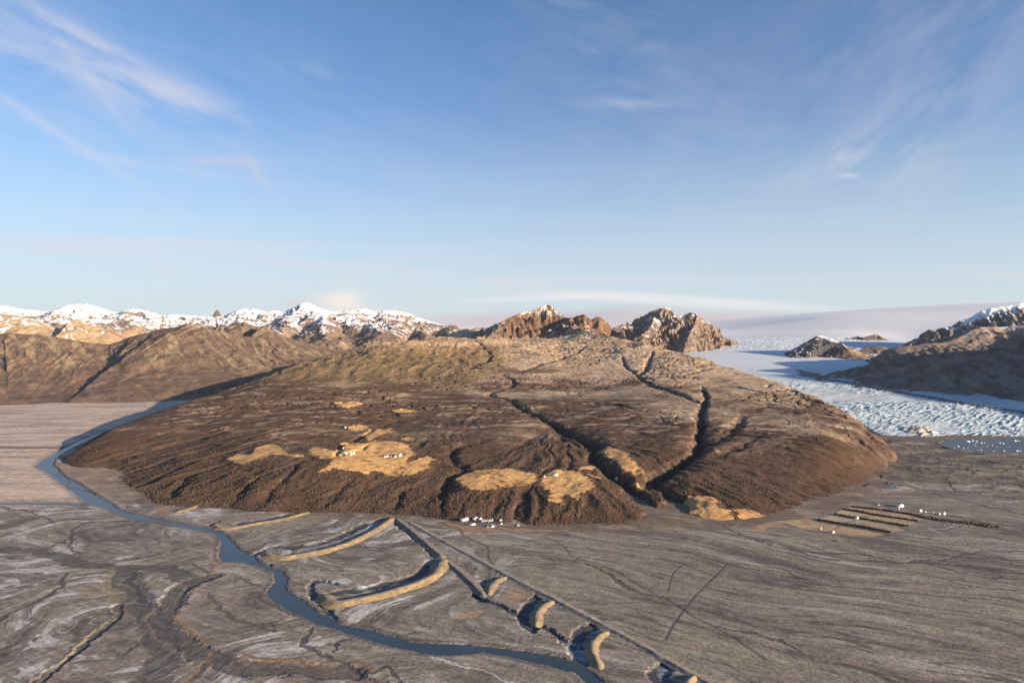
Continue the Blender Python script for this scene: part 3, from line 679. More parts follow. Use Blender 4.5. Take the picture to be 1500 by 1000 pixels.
mid = cr([(-190,438,11000),(-60,446,11000),(0,456,10800),(30,463,10700),(60,474,10600),(88,481,10600),(102,472,10700),(113,467,10700),(128,472,10700),(150,480,10700),(170,492,10600),(190,502,10500)])
mid2 = cr([(165,500,11300),(190,480,11400),(200,476,11400),(215,480,11400),(240,492,11200)])
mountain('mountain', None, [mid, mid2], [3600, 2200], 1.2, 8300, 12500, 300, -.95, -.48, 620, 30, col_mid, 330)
back = cr([(-200,432,14000),(-60,440,14000),(0,447,14000),(30,452,14000),(55,455,14000),(78,456,14000),(88,450,14000),(100,446,14000),(122,445,14000),(140,448,14000),(158,454,14000),(172,457,14000),(190,453,13800),(202,453,13800),(220,457,13800),(235,461,14000),(260,461,14000),(285,463,14200),(305,463,14200),(326,462,14200),(340,458,14200),(352,453,14200),(372,452,14200),(385,456,14200),(400,455,14200),(415,456,14200),(432,450,14200),(443,443,14200),(456,445,14200),(470,452,14200),(490,456,14200),(510,455,14200),(532,452,14200),(548,456,14200),(570,455,14200),(596,458,14200),(610,464,14200),(628,470,14200),(648,476,14000),(672,484,13800),(700,492,13800)], 3)
back2 = cr([(640,486,12400),(655,477,12400),(664,475,12400),(674,481,12400),(690,491,12300),(705,498,12200)])
back3 = cr([(440,462,13300),(462,455,13300),(475,463,13000),(470,480,12300),(480,495,11500)])
back4 = cr([(300,474,12400),(330,466,12600),(358,473,12200),(372,488,11700)])
back5 = cr([(520,478,12700),(540,471,13000),(560,488,12000),(580,482,12400),(610,480,12600),(625,492,12000)])
JAG = 10; SPK = 1.0
mountain('mountain', None, [back, back2, back3, back4, back5], [4600, 1700, 2300, 2000, 2000], 1.35, 10400, 15600, 560, -.98, -.02, 1250, 70, snowcol(500, 260, 1.4), 360, s=800)
JAG = 0; SPK = .6
KNOB = cr([(312.5,460,14150),(315,455,14150),(318,453,14150),(321,455,14150),(324,460,14150)])

mountain('mountain', None, [KNOB], [150], .55, 13900, 14500, 60, -.47, -.40, 120, 30, snowcol(1100, 100, .6), 380, s=100, floor=500)
def col_skard(X, Y, Z, n):
    n2 = cfb(X, Y, 160, 5, 233, .6); n3 = cfb(X, Y, 50, 4, 235, .6)
    C = mix(bc((.22, .145, .10), X), (.13, .10, .09), sstep(-.2, .3, n2+.5*n3))
    C = mix(C, (.33, .24, .15), sstep(.2, .5, n2)*.6)
    s = (Z-640)/500+n2*1.0+n3*.6-np.clip(1-n[..., 2]-.2, 0, 1)*3.0-.30
    return mix(C, (.82, .82, .83), sstep(0, .12, s))
SP2 = 1.; RB = .5
sk = cr([(893,486,9700),(903,479,9800),(915,474,9900),(924,478,9900),(934,479,9900),(944,475,10000),(951,463,10050),(954,455,10100),(962,453,10100),(974,450,10100),(981,453,10100),(989,459,10000),(1000,462,10000),(1010,458,10000),(1020,459,9950),(1025,466,9950),(1029,475,9900),(1040,473,9900),(1046,479,9850),(1056,490,9800),(1066,495,9800),(1076,500,9800),(1088,507,9700),(1100,516,9500)], 2)
sk2 = cr([(1022,462,9950),(1015,480,9500),(1005,500,9100),(1000,520,8800)])
sk3 = cr([(960,455,10100),(955,475,9700),(940,490,9300)])
mountain('mountain', None, [sk, sk2, sk3], [1350, 800, 900], .8, 8200, 11600, 420, .10, .42, 520, 150, col_skard, 400, s=330, floor=150)

# right of the glacier
def col_dark(X, Y, Z, n):
    n1 = cfb(X, Y, 600, 5, 241); n2 = cfb(X, Y, 150, 5, 243, .6); n3 = cfb(X, Y, 45, 3, 247)
    a, b = rot(X, Y, 20); st = cfb(a*.3, b, 130, 5, 245, .6)
    C = mix(bc((.20, .155, .125), X), (.125, .10, .088), sstep(-.2, .3, n2))
    C = mix(C, (.27, .21, .16), sstep(.05, .45, st+.3*n1)*.5)
    C = mix(C, (.34, .24, .17), sstep(470, 600, Z+n1*100)*.7)
    return mix(C, (.75, .76, .8), sstep(600, 760, Z+n2*160)*sstep(.0, .3, n3+n2)*.8)
rm = cr([(1236,545,6700),(1250,541,6600),(1265,535,6500),(1282,528,6450),(1295,518,6400),(1303,510,6400),(1330,506,6400),(1360,503,6400),(1385,501,6450),(1402,495,6550),(1420,486,6650),(1436,479,6750),(1460,478,6800),(1500,477,6700),(1600,470,6300),(1750,462,5600)])
mountain('mountain', None, [rm], [1900], 1.0, 3500, 9000, 460, .42, 1.15, 760, 62, col_dark, 430, s=480)
rb = cr([(1318,514,9200),(1335,502,9100),(1345,494,9000),(1352,488,9000),(1360,482,9000),(1370,484,9000),(1384,478,9000),(1395,478,9000),(1405,470,9000),(1420,466,9000),(1432,458,9000),(1447,452,9000),(1466,449,9000),(1485,446,9000),(1500,443,9000),(1600,437,8900),(1750,430,8500)])
mountain('mountain', None, [rb], [1900], 1.0, 7000, 11200, 360, .5, 1.1, 640, 120, snowcol(430, 230, .6, (.12, .10, .10)), 460, s=420, floor=100)
nk = cr([(1184,506,8500),(1188,497,8450),(1196,492,8400),(1206,492,8400),(1218,496,8300),(1232,502,8200),(1243,512,8000),(1248,520,7900)])
mountain('mountain', None, [nk], [1100], .9, 7200, 10200, 260, .38, .56, 260, 30, snowcol(400, 160, 2.0, (.075, .07, .075)), 480, s=240, floor=200)
nk2 = cr([(1258,514,8500),(1270,507,8600),(1285,506,8600),(1302,510,8600)])
nk3 = cr([(1240,497,10600),(1256,492,10700),(1264,494,10600),(1283,489,10800),(1290,493,10700)])
mountain('mountain', None, [nk2, nk3], [800, 900], .9, 7600, 11600, 220, .44, .62, 240, 30, snowcol(420, 160, 1.6, (.09, .08, .08)), 490, s=220, floor=250)

# the high ridge beyond the right edge of the view, whose shade lies over the glacier's far side
hr = np.array([(6350, 3150, 900), (6700, 4300, 1150), (7300, 5400, 950), (7900, 6600, 750), (8600, 7800, 600), (9500, 9500, 500)], float)
mountain('mountain', None, [hr], [2100], 1.0, 2500, 11000, 220, .58, 2.2, 420, 60, col_dark, 470, s=600)

# ------------------------------------------------------------------ glacier and ice cap
GPTS = [(1290,632,4000),(1400,634,3980),(1500,634,3980),(1320,622,4150),(1500,622,4150),(1700,620,4200),(1250,600,4650),(1400,604,4450),(1500,607,4400),(1200,577,5200),(1350,582,5000),(1500,585,5000),(1120,556,6200),(1250,553,6200),(1150,533,7500),(1250,532,7400),(1100,512,9000),(1180,508,9200),(1300,514,8900),(1110,493,11500),(1190,490,11500),(1110,487,14000),(1250,488,11800),(1330,495,11500),(1450,485,11500),(1600,470,12000),
 (1250,470,15000),(1400,462,16000),(1150,472,17000),(1100,479,18500),(1200,463,20000),(1300,458,20000),(1400,452,20000),(1500,445,20000),(1700,440,20000),(1000,485,20000),(850,486,20000),(700,487,20000),(500,487,20000),(900,490,15000),(1000,492,13000)]
GL = rbf(WP(GPTS), 1e-2)
MOR = cr([(1170,532,6900),(1182,541,6600),(1188,548,6400),(1210,554,6100),(1250,563,5750),(1300,574,5350),(1350,583,5050),(1420,594,4700),(1500,606,4420),(1620,622,4150)])
TERM = np.array([G(1255, 628), G(1290, 637), G(1330, 641), G(1350,645), G(1375,646), G(1400,643.5), G(1440,642.5), G(1500, 643), G(1600, 642), (5200, 3900), (9000, 4200), (9000, 16000), (300, 16000), (700, 11000), (900, 8000), (1300, 6000)])
def ice(name, d, t0, t1, na, front_cut):
    X, Y = polar(t0, t1, na, d)
    Z = GL(X, Y)
    low = sstep(7600, 6000, Y)
    n1 = fbm(X, Y, 600, 4, 501); n2 = fbm(X, Y, 120, 4, 503)
    a, b = rot(X+n2*30, Y+n2*30, 25)
    crev = ridged(a*.38, b, 38, 4, 505, .6)
    cw = sstep(-.35, .3, n1+.15)*low+sstep(8500, 9300, Y)*sstep(11800, 10800, Y)*.9
    crev2 = ridged(a*.3, b, 110, 4, 509, .6)
    Z = Z+(crev-.5)*10*cw+n1*14*low+(crev2-.5)*8*sstep(8500, 9300, Y)*sstep(11800, 10800, Y)
    C = mix(bc((.47, .55, .585), X), (.20, .33, .39), sstep(.50, .22, crev)*cw)
    C = mix(C, (.80, .76, .68), sstep(.60, .85, crev)*cw*.6)
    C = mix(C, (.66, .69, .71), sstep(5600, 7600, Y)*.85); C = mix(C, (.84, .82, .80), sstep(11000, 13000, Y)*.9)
    C = mix(C, (.50, .58, .63), sstep(8500, 9300, Y)*sstep(11800, 10800, Y)*sstep(.6, .3, crev2)*.7)
    C = mix(C, (.72, .69, .62), sstep(.1, .5, -n1)*low*.6)
    lng = ridged(a*.12, b, 300, 4, 515, .5); C = mix(C, (.34, .38, .40), sstep(.55, .8, lng)*low*.45)
    if front_cut:
        dm, _, _, _ = polydist(X+n2*14, Y+n2*14, MOR[:, :2])
        wm = 42+60*np.exp(-((Y-6450)/170)**2)
        w = sstep(1.15, .8, dm/wm)
        C = mix(C, (.125, .10, .088), w*.95); Z = Z+10*sstep(1.6, 0, dm/wm)
        dm2 = polydist(X+n2*14, Y+n2*14, MOR[:, :2]+np.array([190, 330]))[0]
        C = mix(C, (.36, .36, .37), sstep(14, 7, dm2)*.6)
        # dirty ice piled at the snout
        e = sdf(X+n2*40, Y+n2*40, TERM)
        Z = np.where(e < 60, np.minimum(Z, -4+(e*1.1)+(crev-.5)*16), Z)
        C = mix(C, (.12, .10, .09), sstep(40, 10, e+(crev-.5)*60)*sstep(-.1, .15, n2)*.8)
        P = W(1345, 632, 4020); bd = np.hypot(X-P[0], (Y-P[1])*1.0)
        Z = Z+26*sstep(110, 30, bd+n2*30)*(ridged(X, Y, 50, 3, 511)); C = mix(C, (.60, .46, .33), sstep(110, 60, bd+n2*60)*.85)
        keep = e > -25
    else: keep = np.ones(X.shape, bool)
    F = gridfaces(*X.shape, keep)
    V, F, C = compact(np.stack([X, Y, Z], -1).reshape(-1, 3), F, C.reshape(-1, 3))
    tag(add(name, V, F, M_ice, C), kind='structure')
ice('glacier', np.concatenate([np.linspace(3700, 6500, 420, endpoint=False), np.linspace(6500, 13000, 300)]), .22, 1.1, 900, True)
ice('ice_cap', np.linspace(13000, 24000, 120), -.35, 1.1, 500, False)

# ------------------------------------------------------------------ embankments on the plain
def embankment(pts, top, half, h, label, cat='embankment', mat=None, cols=((.50, .36, .15), (.36, .30, .23))):
    L = GP(pts); L = np.vstack([L[:1]]+[np.array([a*.85+b*.15, a*.15+b*.85]) for a, b in zip(L[:-1], L[1:])]+[L[-1:]]); L = curve(L, 2)
    # resample
    seg = np.r_[0, np.cumsum(np.linalg.norm(np.diff(L, axis=0), axis=1))]
    n = max(8, int(seg[-1]/4)); s = np.linspace(0, seg[-1], n)
    L = np.stack([np.interp(s, seg, L[:, 0]), np.interp(s, seg, L[:, 1])], 1)
    T = np.gradient(L, axis=0); T /= np.linalg.norm(T, axis=1, keepdims=True)+1e-9
    Nn = np.stack([-T[:, 1], T[:, 0]], 1)
    prof = [(-1.25, -.25), (-1., .0), (-.8, .23), (-.55, .52), (-.32, .93), (-.2, 1.), (0, 1.), (.2, 1.), (.32, .93), (.55, .52), (.8, .23), (1., 0.), (1.25, -.25)]
    taper = np.clip(np.minimum(s, s[-1]-s)/18, 0, 1)**.5
    V = []; C = []
    for q, hh in prof:
        w = (half if abs(q) > .25 else half)
        off = q*w*(1+.30*fbm(L[:, 0], L[:, 1], 30, 3, 601+int(q*9)))
        if abs(q) <= .3: off = np.sign(q)*min(abs(q)/.25, 1.2)*top
        off = off*(.25+.75*taper)*(1+.35*fbm(L[:, 0], L[:, 1], 60, 3, 607))
        P = L+Nn*off[:, None]
        z = .72*h*hh*np.where(hh > 0, taper, 1)*(1+.10*fbm(P[:, 0], P[:, 1], 18, 3, 603))+.9*fbm(P[:, 0], P[:, 1], 9, 3, 609)
        V.append(np.c_[P, z])
        nn = fbm(P[:, 0], P[:, 1], 16, 3, 605)
        c = mix(np.broadcast_to(np.array(cols[0]), (n, 3)), cols[1], sstep(-.3, .5, nn) if abs(q) > .3 else np.full(n, 1.))
        if abs(q) <= .2: c = mix(c, (.31, .265, .21), .8)
        C.append(c)
    V = np.stack(V, 1); C = np.stack(C, 1); k = len(prof)
    i = np.arange(n*k).reshape(n, k)
    F = np.stack([i[:-1, :-1], i[:-1, 1:], i[1:, 1:], i[1:, :-1]], -1).reshape(-1, 4)
    o = add('embankment', V.reshape(-1, 3), F, mat or M_bank, C.reshape(-1, 3), smooth=False)
    tag(o, label, cat, 'flood embankments on the outwash plain')
    return o
YEL = ((.33, .225, .105), (.20, .16, .115)); GRY = ((.20, .165, .13), (.15, .125, .105))
embankment([(256,751),(270,747),(284,743),(298,738)], 3, 16, 6, 'short yellowish gravel embankment between river and hill foot, beside a pinkish patch', cols=YEL)
embankment([(454,750),(435,755),(414,761),(370,768),(340,774),(322,774),(313,768)], 4, 15, 6, 'yellowish gravel embankment along the hill foot, ending at the wide pool of the river', cols=YEL)
embankment([(577,759),(566,766),(555,774),(535,785),(510,797),(478,807),(417,818),(396,815),(388,810)], 5, 18, 9, 'upper of two long bent yellowish embankments, running from the causeway top to the pool', cols=YEL)
embankment([(652,819),(638,843),(612,856),(558,873),(494,886),(480,880),(474,871)], 5, 19, 10, 'lower of two long bent yellowish embankments, its hooked end by the river bend', cols=YEL)
embankment([(579,759),(600,775),(625,796),(650,818)], 4, 16, 6, 'straight dark-sided embankment joining the heads of the two long yellowish embankments', cols=GRY)
embankment([(654,822),(670,834),(690,852),(711,874)], 4, 14, 5, 'short straight grey embankment running downhill from the head of the lower long embankment', cols=GRY)
embankment([(742,845),(728,851),(719,860),(716,872)], 3, 12, 6, 'small curved gravel spur off the causeway, farthest of the four spurs', cols=YEL)
embankment([(812,880),(795,889),(787,900),(786,918)], 3, 11, 7, 'small curved gravel spur off the causeway, second farthest of the four spurs', cols=YEL)
embankment([(892,925),(877,934),(868,945),(868,958),(880,980)], 3, 12, 8, 'curved yellow-lit gravel spur reaching the river below the causeway, third of four', cols=YEL)
embankment([(1020,990),(1010,998),(1005,1008),(1010,1025)], 4, 12, 8, 'gravel spur off the causeway cut by the bottom edge of the photo', cols=YEL)
tag(embankment([(600,765),(664,800),(741,841),(796,869),(850,897),(924,936),(988,973),(1045,1003),(1130,1050)], 5, 14, 3.4, 'long straight gravel causeway running from the hill foot across the plain to the bottom edge', 'causeway', cols=((.17, .145, .12), (.27, .235, .20))), group=None)

# ------------------------------------------------------------------ birch scrub
ICO = None
def ico():
    t = (1+5**.5)/2
    V = np.array([(-1,t,0),(1,t,0),(-1,-t,0),(1,-t,0),(0,-1,t),(0,1,t),(0,-1,-t),(0,1,-t),(t,0,-1),(t,0,1),(-t,0,-1),(-t,0,1)], f32)/math.sqrt(1+t*t)
    F = np.array([(0,11,5),(0,5,1),(0,1,7),(0,7,10),(0,10,11),(1,5,9),(5,11,4),(11,10,2),(10,7,6),(7,1,8),(3,9,4),(3,4,2),(3,2,6),(3,6,8),(3,8,9),(4,9,5),(2,4,11),(6,2,10),(8,6,7),(9,8,1)], np.int32)
    return V, F
IV, IF = ico()
def bushes(pos, rad, hgt, colr):
    n = len(pos)
    j = 1+rng.uniform(-.35, .35, (n, 12, 1)).astype(f32)
    V = IV[None]*j*np.stack([rad, rad, hgt], -1)[:, None, :]
    a = rng.uniform(0, 6.28, n); c, s = np.cos(a)[:, None], np.sin(a)[:, None]
    V = np.stack([V[..., 0]*c-V[..., 1]*s, V[..., 0]*s+V[..., 1]*c, V[..., 2]], -1)+pos[:, None, :]
    F = (IF[None]+(np.arange(n)*12)[:, None, None]).reshape(-1, 3)
    C = np.repeat(colr[:, None, :], 12, 1)*(1+.25*rng.uniform(-1, 1, (n, 12, 1)))
    return V.reshape(-1, 3), F, C.reshape(-1, 3)
def scrub():
    n = 150000
    a = rng.uniform(-.70, .60, n); d = 1/np.sqrt(rng.uniform(1/3500.**2, 1/2030.**2, n))
    x = (a*d).astype(f32); y = d.astype(f32)
    b, e = hill_base(x, y)
    z = hill(x, y)
    n1 = fbm(x, y, 240, 4, 701); n2 = fbm(x, y, 60, 3, 703)
    dens = sstep(190, 60, z+n1*90)*sstep(3500, 2700, y)*(.35+.65*sstep(-.3, .2, n1+n2*.7))
    dens *= 1-.8*sstep(500, 1300, x)
    for P in FIELDSW:
        lo_ = P.min(0)-20; hi_ = P.max(0)+20
        m = (x > lo_[0]) & (x < hi_[0]) & (y > lo_[1]) & (y < hi_[1])
        if m.any(): dens[m] *= 1-sstep(-6, 2, sdf(x[m], y[m], P))*.97
    k = (e > 4) & (rng.uniform(0, 1, n) < dens*.85)
    x, y, z = x[k], y[k], z[k]; m = len(x)
    r = 1.0+1.9*rng.uniform(0, 1, m)**2.4; h = r*rng.uniform(.6, 1.0, m)
    t = rng.uniform(0, 1, m)[:, None]; u = rng.uniform(0, 1, m)[:, None]
    C = np.array([.052, .041, .031])*(1-t)+np.array([.12, .082, .055])*t
    C = np.where(u > .95, np.array([.17, .11, .065]), C)*(1+.3*n2[k][:, None]*2)
    V, F, C = bushes(np.c_[x, y, z+h*.35], r, h, C)
    tag(add('birch_scrub', V, F, M_scrub, C, smooth=False), 'leafless brown birch scrub covering the lower slopes of the hill', 'scrub', kind='stuff')
scrub()

# ------------------------------------------------------------------ small things
def boxv(x0, x1, y0, y1, z0, z1):
    return [(x0,y0,z0),(x1,y0,z0),(x1,y1,z0),(x0,y1,z0),(x0,y0,z1),(x1,y0,z1),(x1,y1,z1),(x0,y1,z1)], [(0,3,2,1),(4,5,6,7),(0,1,5,4),(1,2,6,5),(2,3,7,6),(3,0,4,7)]
def boxes(lst):
    V = []; F = []
    for b in lst:
        v, f = boxv(*b); k = len(V); V += v; F += [tuple(i+k for i in q) for q in f]
    return np.array(V, f32), F
def part(name, V, F, m, par, smooth=False):
    return add(name, V, F, m, parent=par, smooth=smooth)
def house(loc, rz, L, Wd, H, roofm, label, wallm=None, cat='house', group='white buildings of the farms and the campsite', floors=1, sunk=1.5, pitch=.45):
    r = empty('house', loc, rz); tag(r, label, cat, group)
    if loc[0] > 800: L, Wd, H = L*.75, Wd*.75, H*.7
    l, w = L/2, Wd/2; rh = Wd*pitch
    V = [(-l,-w,-sunk),(l,-w,-sunk),(l,w,-sunk),(-l,w,-sunk),(-l,-w,H),(l,-w,H),(l,w,H),(-l,w,H),(-l,0,H+rh*.97),(l,0,H+rh*.97)]
    F = [(0,3,2,1),(0,1,5,4),(2,3,7,6),(1,2,6,9,5),(3,0,4,8,7)]
    part('wall', np.array(V, f32), F, wallm or M_white, r)
    o = .5; t = .3
    A = []
    for s in (-1, 1):
        A += [(-l-o, s*(w+o), H-o*2*pitch+.05), (l+o, s*(w+o), H-o*2*pitch+.05), (l+o, 0, H+rh+.05), (-l-o, 0, H+rh+.05)]
    V = A+[(x, y, z+t) for x, y, z in A]
    F = []
    for k in (0, 4):
        F += [tuple(k+i for i in (0, 3, 2, 1)), tuple(k+8+i for i in (0, 1, 2, 3))]
        for i in range(4): F.append((k+i, k+(i+1) % 4, k+8+(i+1) % 4, k+8+i))
    rf = part('roof', np.array(V, f32), F, roofm, r)
    V, F = boxes([(l*.4-.5, l*.4+.5, -.5, .5, H+rh-.4, H+rh+1.3)]); part('chimney', V, F, wallm or M_white, rf)
    nw = max(2, int(L/4))
    for i in range(nw):
        x = -l+(i+.5)*L/nw
        V, F = boxes([(x-.7, x+.7, -w-.06, -w+.05, H-1.9, H-.6)]); part('window', V, F, M_glass, r)
    V, F = boxes([(l-.02, l+.07, -.6, .6, 0, 2.1)]); part('door', V, F, M_roofr, r)
    return r
def on_hill(px, py):
    p = to_hill(px, py); z = float(hill(np.array([p[0]]), np.array([p[1]]))[0]); return (float(p[0]), float(p[1]), z)
# farm buildings among the hay fields
HS = [
 (504,666,26,9,4.5,M_roofw,8,'long white farmhouse, leftmost of the left farm group on the largest hay field'),
 (513.5,666,11,9,5.5,M_roofw,-12,'white farm building in the middle of the left farm group on the largest hay field'),
 (517.7,665,9,8,5,M_roofw,20,'small white farm building ending the left farm group on the largest hay field'),
 (502.5,657,7,6,4,M_roofw,0,'lone tiny white hut above the left farm group on the largest hay field'),
 (563.5,669.5,14,8,4.5,M_roofd,35,'dark roofed building at the left end of the right farm group, largest field'),
 (568.5,669,12,8,5,M_roofw,40,'pale roofed building second from left in the right farm group on the largest field'),
 (573.5,669,12,8,5,M_roofd,35,'dark roofed building third from left in the right farm group on the largest field'),
 (578.5,669,10,8,5,M_roofd,30,'dark roofed building fourth from left in the right farm group on the largest field'),
 (585.5,668,15,11,6,M_roofw,15,'broad white building at the right end of the right farm group, largest field'),
 (505.5,627,9,7,4.5,M_roofw,0,'white cabin beside the small oval hay field above the farms'),
 (813,697,22,9,5,M_roofw,5,'long white house at the top of the right hand hay field near the canyon'),
 (797,698,9,8,4.5,M_roofd,-10,'small dark roofed shed left of the long white house near the canyon'),
 (903,703,9,8,7,M_roofw,70,'pale tall hut standing beside the canyon edge')]
for px, py, L, w, h, m, rz, lab in HS: house(on_hill(px, py), R(rz), L, w, h, m, lab)
HF = [
 (680,763.5,26,9,4.5,M_roofw,22,'long pale building at the left end of the back row at the hill foot'),
 (696,763,16,9,5,M_roofw,5,'white house in the back row at the hill foot, beside the narrow huts'),
 (703,763.5,12,9,4,M_roofw,0,'low pale house touching the left end of the row of narrow huts'),
 (681.5,768,7,7,4,M_roofw,0,'small square white hut at the left end of the front row, hill foot'),
 (691,769,23,9,5,M_roofw,4,'long bright white house in the front row at the hill foot'),
 (714.5,772,9,9,5.5,M_roofw,10,'left of two bright white houses ending the front row at the hill foot'),
 (720.5,772,13,9,6,M_roofw,14,'right of two bright white houses ending the front row at the hill foot'),
 (733,765,9,6,3.5,M_roofw,0,'upper one of two small white sheds right of the hut row'),
 (733.5,768,9,6,3.5,M_roofw,0,'lower one of two small white sheds right of the hut row'),
 (758,770,11,8,4.5,M_roofw,30,'lone grey white house right of the others at the hill foot'),
 (1318,742,32,12,7,M_roofw,14,'largest white building, the visitor centre behind the camp meadows'),
 (1316,745.5,9,8,7,M_white,60,'bright white annex in front of the visitor centre'),
 (1347,749,18,9,5,M_roofw,-10,'long white building in the row right of the visitor centre, leftmost'),
 (1355,751,8,7,4,M_roofw,-10,'tiny white hut second in the row right of the visitor centre'),
 (1367,752.5,6,6,4,M_roofw,-10,'tiny white hut third in the row right of the visitor centre'),
 (1375.5,753.5,8,7,4,M_roofw,-5,'small white hut fourth in the row right of the visitor centre'),
 (1382,753,14,9,5,M_roofw,0,'white house at the right end of the row right of the visitor centre'),
 (1255,759.5,18,8,4,M_roofw,10,'white service building among the camp meadow hedges'),
 (1219.5,780,12,8,4.5,M_roofw,0,'small white house at the lower edge of the camp meadows'),
 (1202,774.5,6,6,4,M_roofw,0,'tiny pale hut at the left edge of the camp meadows'),
 (1286,739.5,10,6,4,M_roofd,0,'low dark hut behind the camp meadows, left of the visitor centre')]
def gz(x, y): return 0.4
for px, py, L, w, h, m, rz, lab in HF:
    x, y = G(px, py); e = float(sdf(np.array([x]), np.array([y]), FOOTW)[0])
    z = 0.6 if e < 0 else float(hill(np.array([x]), np.array([y]))[0])
    house((x, y, z), R(rz), L, w, h, m, lab)
for i in range(7):
    px = 706.5+i*2.4; x, y = G(px, 764.5); e = float(hill(np.array([x]), np.array([y]))[0])
    house((x, y, max(.6, e)), R(70), 9, 4, 3.6, M_roofw, 'narrow pale hut in the close row of seven at the hill foot', group='close row of narrow huts', cat='hut')

# parked cars by the road
def car(loc, rz, label, paint):
    r = empty('parked_car', loc, rz); tag(r, label, 'car', 'cars parked near the visitor centre')
    prof = [(-2.3,.35),(2.3,.35),(2.35,.8),(2.2,1.0),(1.1,1.1),(.4,1.62),(-1.6,1.66),(-2.2,1.1),(-2.35,.8)]
    n = len(prof); V = [(x, -.9, z) for x, z in prof]+[(x, .9, z) for x, z in prof]
    F = [tuple(range(n)), tuple(reversed(range(n, 2*n)))]+[(i, n+i, n+(i+1) % n, (i+1) % n) for i in range(n)]
    part('body', np.array(V, f32), F, paint, r)
    V, F = boxes([(-1.5, .5, -.93, .93, 1.12, 1.5)]); part('window', V, F, M_glass, r)
    for sx in (-1.45, 1.45):
        for sy in (-.85, .85):
            k = 10; V = [(sx+.34*math.cos(6.283*i/k), sy+dy, .34+.34*math.sin(6.283*i/k)) for dy in (-.12, .12) for i in range(k)]
            F = [tuple(range(k)), tuple(reversed(range(k, 2*k)))]+[(i, k+i, k+(i+1) % k, (i+1) % k) for i in range(k)]
            part('wheel', np.array(V, f32), F, M_tyre, r)
    return r
def copy_tree(o, parent=None):
    c = o.copy(); col.objects.link(c)
    if parent: c.parent = parent
    for ch in [q for q in bpy.data.objects if q.parent == o]: copy_tree(ch, c)
    return c
proto = None
for i, (px, py) in enumerate([(1380,771),(1384,769),(1388,767),(1392,764),(1395,763),(1392,770),(1397,768),(1401,766),(1405,764),(1403,770),(1408,768),(1412,770),(1411,773),(1407,772),(1415,771),(1399,772)]):
    x, y = G(px, py)
    lab = 'tiny white car parked among the dark scrub right of the camp meadows'
    if proto is None: proto = car((x, y, .6), 0, lab, M_roofw); c = proto
    else: c = copy_tree(proto); c.location = (x, y, .6)
    c.rotation_euler.z = random.uniform(0, 3.1)

# icebergs in the meltwater lake
def berg_mesh(seed):
    r = np.random.default_rng(seed); import bmesh
    bm = bmesh.new(); bmesh.ops.create_icosphere(bm, subdivisions=3, radius=1)
    V = np.array([v.co[:] for v in bm.verts]); F = np.array([[v.index for v in f.verts] for f in bm.faces])
    bm.free()
    n = perlin(V[:, 0]*1.6+seed, V[:, 1]*1.6+V[:, 2], seed); n2 = ridged(V[:, 0]+seed, V[:, 1]+V[:, 2]*.7, .5, 3, seed)
    V = V*(1+.35*n+.35*(n2-.4))[:, None]; V[:, 2] = np.where(V[:, 2] > 0, V[:, 2]*.6, V[:, 2]*.25)
    return V, F
BM = []
BL = [(1417,646,26,'pale iceberg'),(1424,645,14,''),(1430,646,12,''),(1437,648,13,''),(1442,648,9,''),(1427,652,9,''),(1429,649,6,''),(1464,648,14,''),(1469,649,12,''),(1486,645,20,''),(1492,645,12,''),(1403,653,12,''),(1398,655,7,''),(1411,656,9,''),(1417,656,7,''),(1433,658,8,''),(1437,658.5,7,''),(1470,660,13,''),(1489,660,15,''),(1494,660,9,''),(1453,651,9,''),(1446,652,6,''),(1455,660,7,''),(1460,654,6,''),(1478,653,6,''),(1393,659,6,''),(1421,660,6,''),(1434,637.5,8,'')]
names = ['topmost left and largest of the far cluster', 'between the largest floe and the far shore ice', 'small, just right of the two largest far floes', 'right end of the far left cluster', 'tiny, touching the right end of the far left cluster', 'alone below the far left cluster', 'tiny, directly under the far left cluster', 'left one of a bright pair in mid lake', 'right one of a bright pair in mid lake', 'large and bright at the right frame edge, by the glacier front', 'right at the frame edge by the glacier front', 'pale flat one nearest the left shore', 'tiny, at the left shore', 'left one of a small pair off the left shore', 'right one of a small pair off the left shore', 'left one of a small pair near the front shore', 'right one of a small pair near the front shore', 'long white one lying on the front shore', 'largest on the front shore near the right frame edge', 'small, at the right frame edge on the front shore', 'bluish, in the middle of the lake', 'tiny, left of the bluish one in the middle of the lake', 'small, by itself left of the long one on the front shore', 'tiny, below the bright pair in mid lake', 'tiny, right of the bright pair in mid lake', 'tiny, on the mud of the left shore', 'tiny, by itself close to the front shore', 'small, against the glacier front']
for i, ((px, py, s, _), nm) in enumerate(zip(BL, names)):
    x, y = G(px, py)
    if i < 5:
        V, F = berg_mesh(i+3); o = add('iceberg', V, F, M_berg, smooth=False); BM.append(o)
    else:
        o = BM[i % 5].copy(); col.objects.link(o)
    o.location = (x, y, -1.9 if py < 660 else -.8); o.scale = (s*.55, s*.5, s*.28+1.2); o.rotation_euler = (0, 0, random.uniform(-.4, .4))
    tag(o, 'white lake iceberg, '+nm, 'iceberg', 'icebergs in the glacier lake')

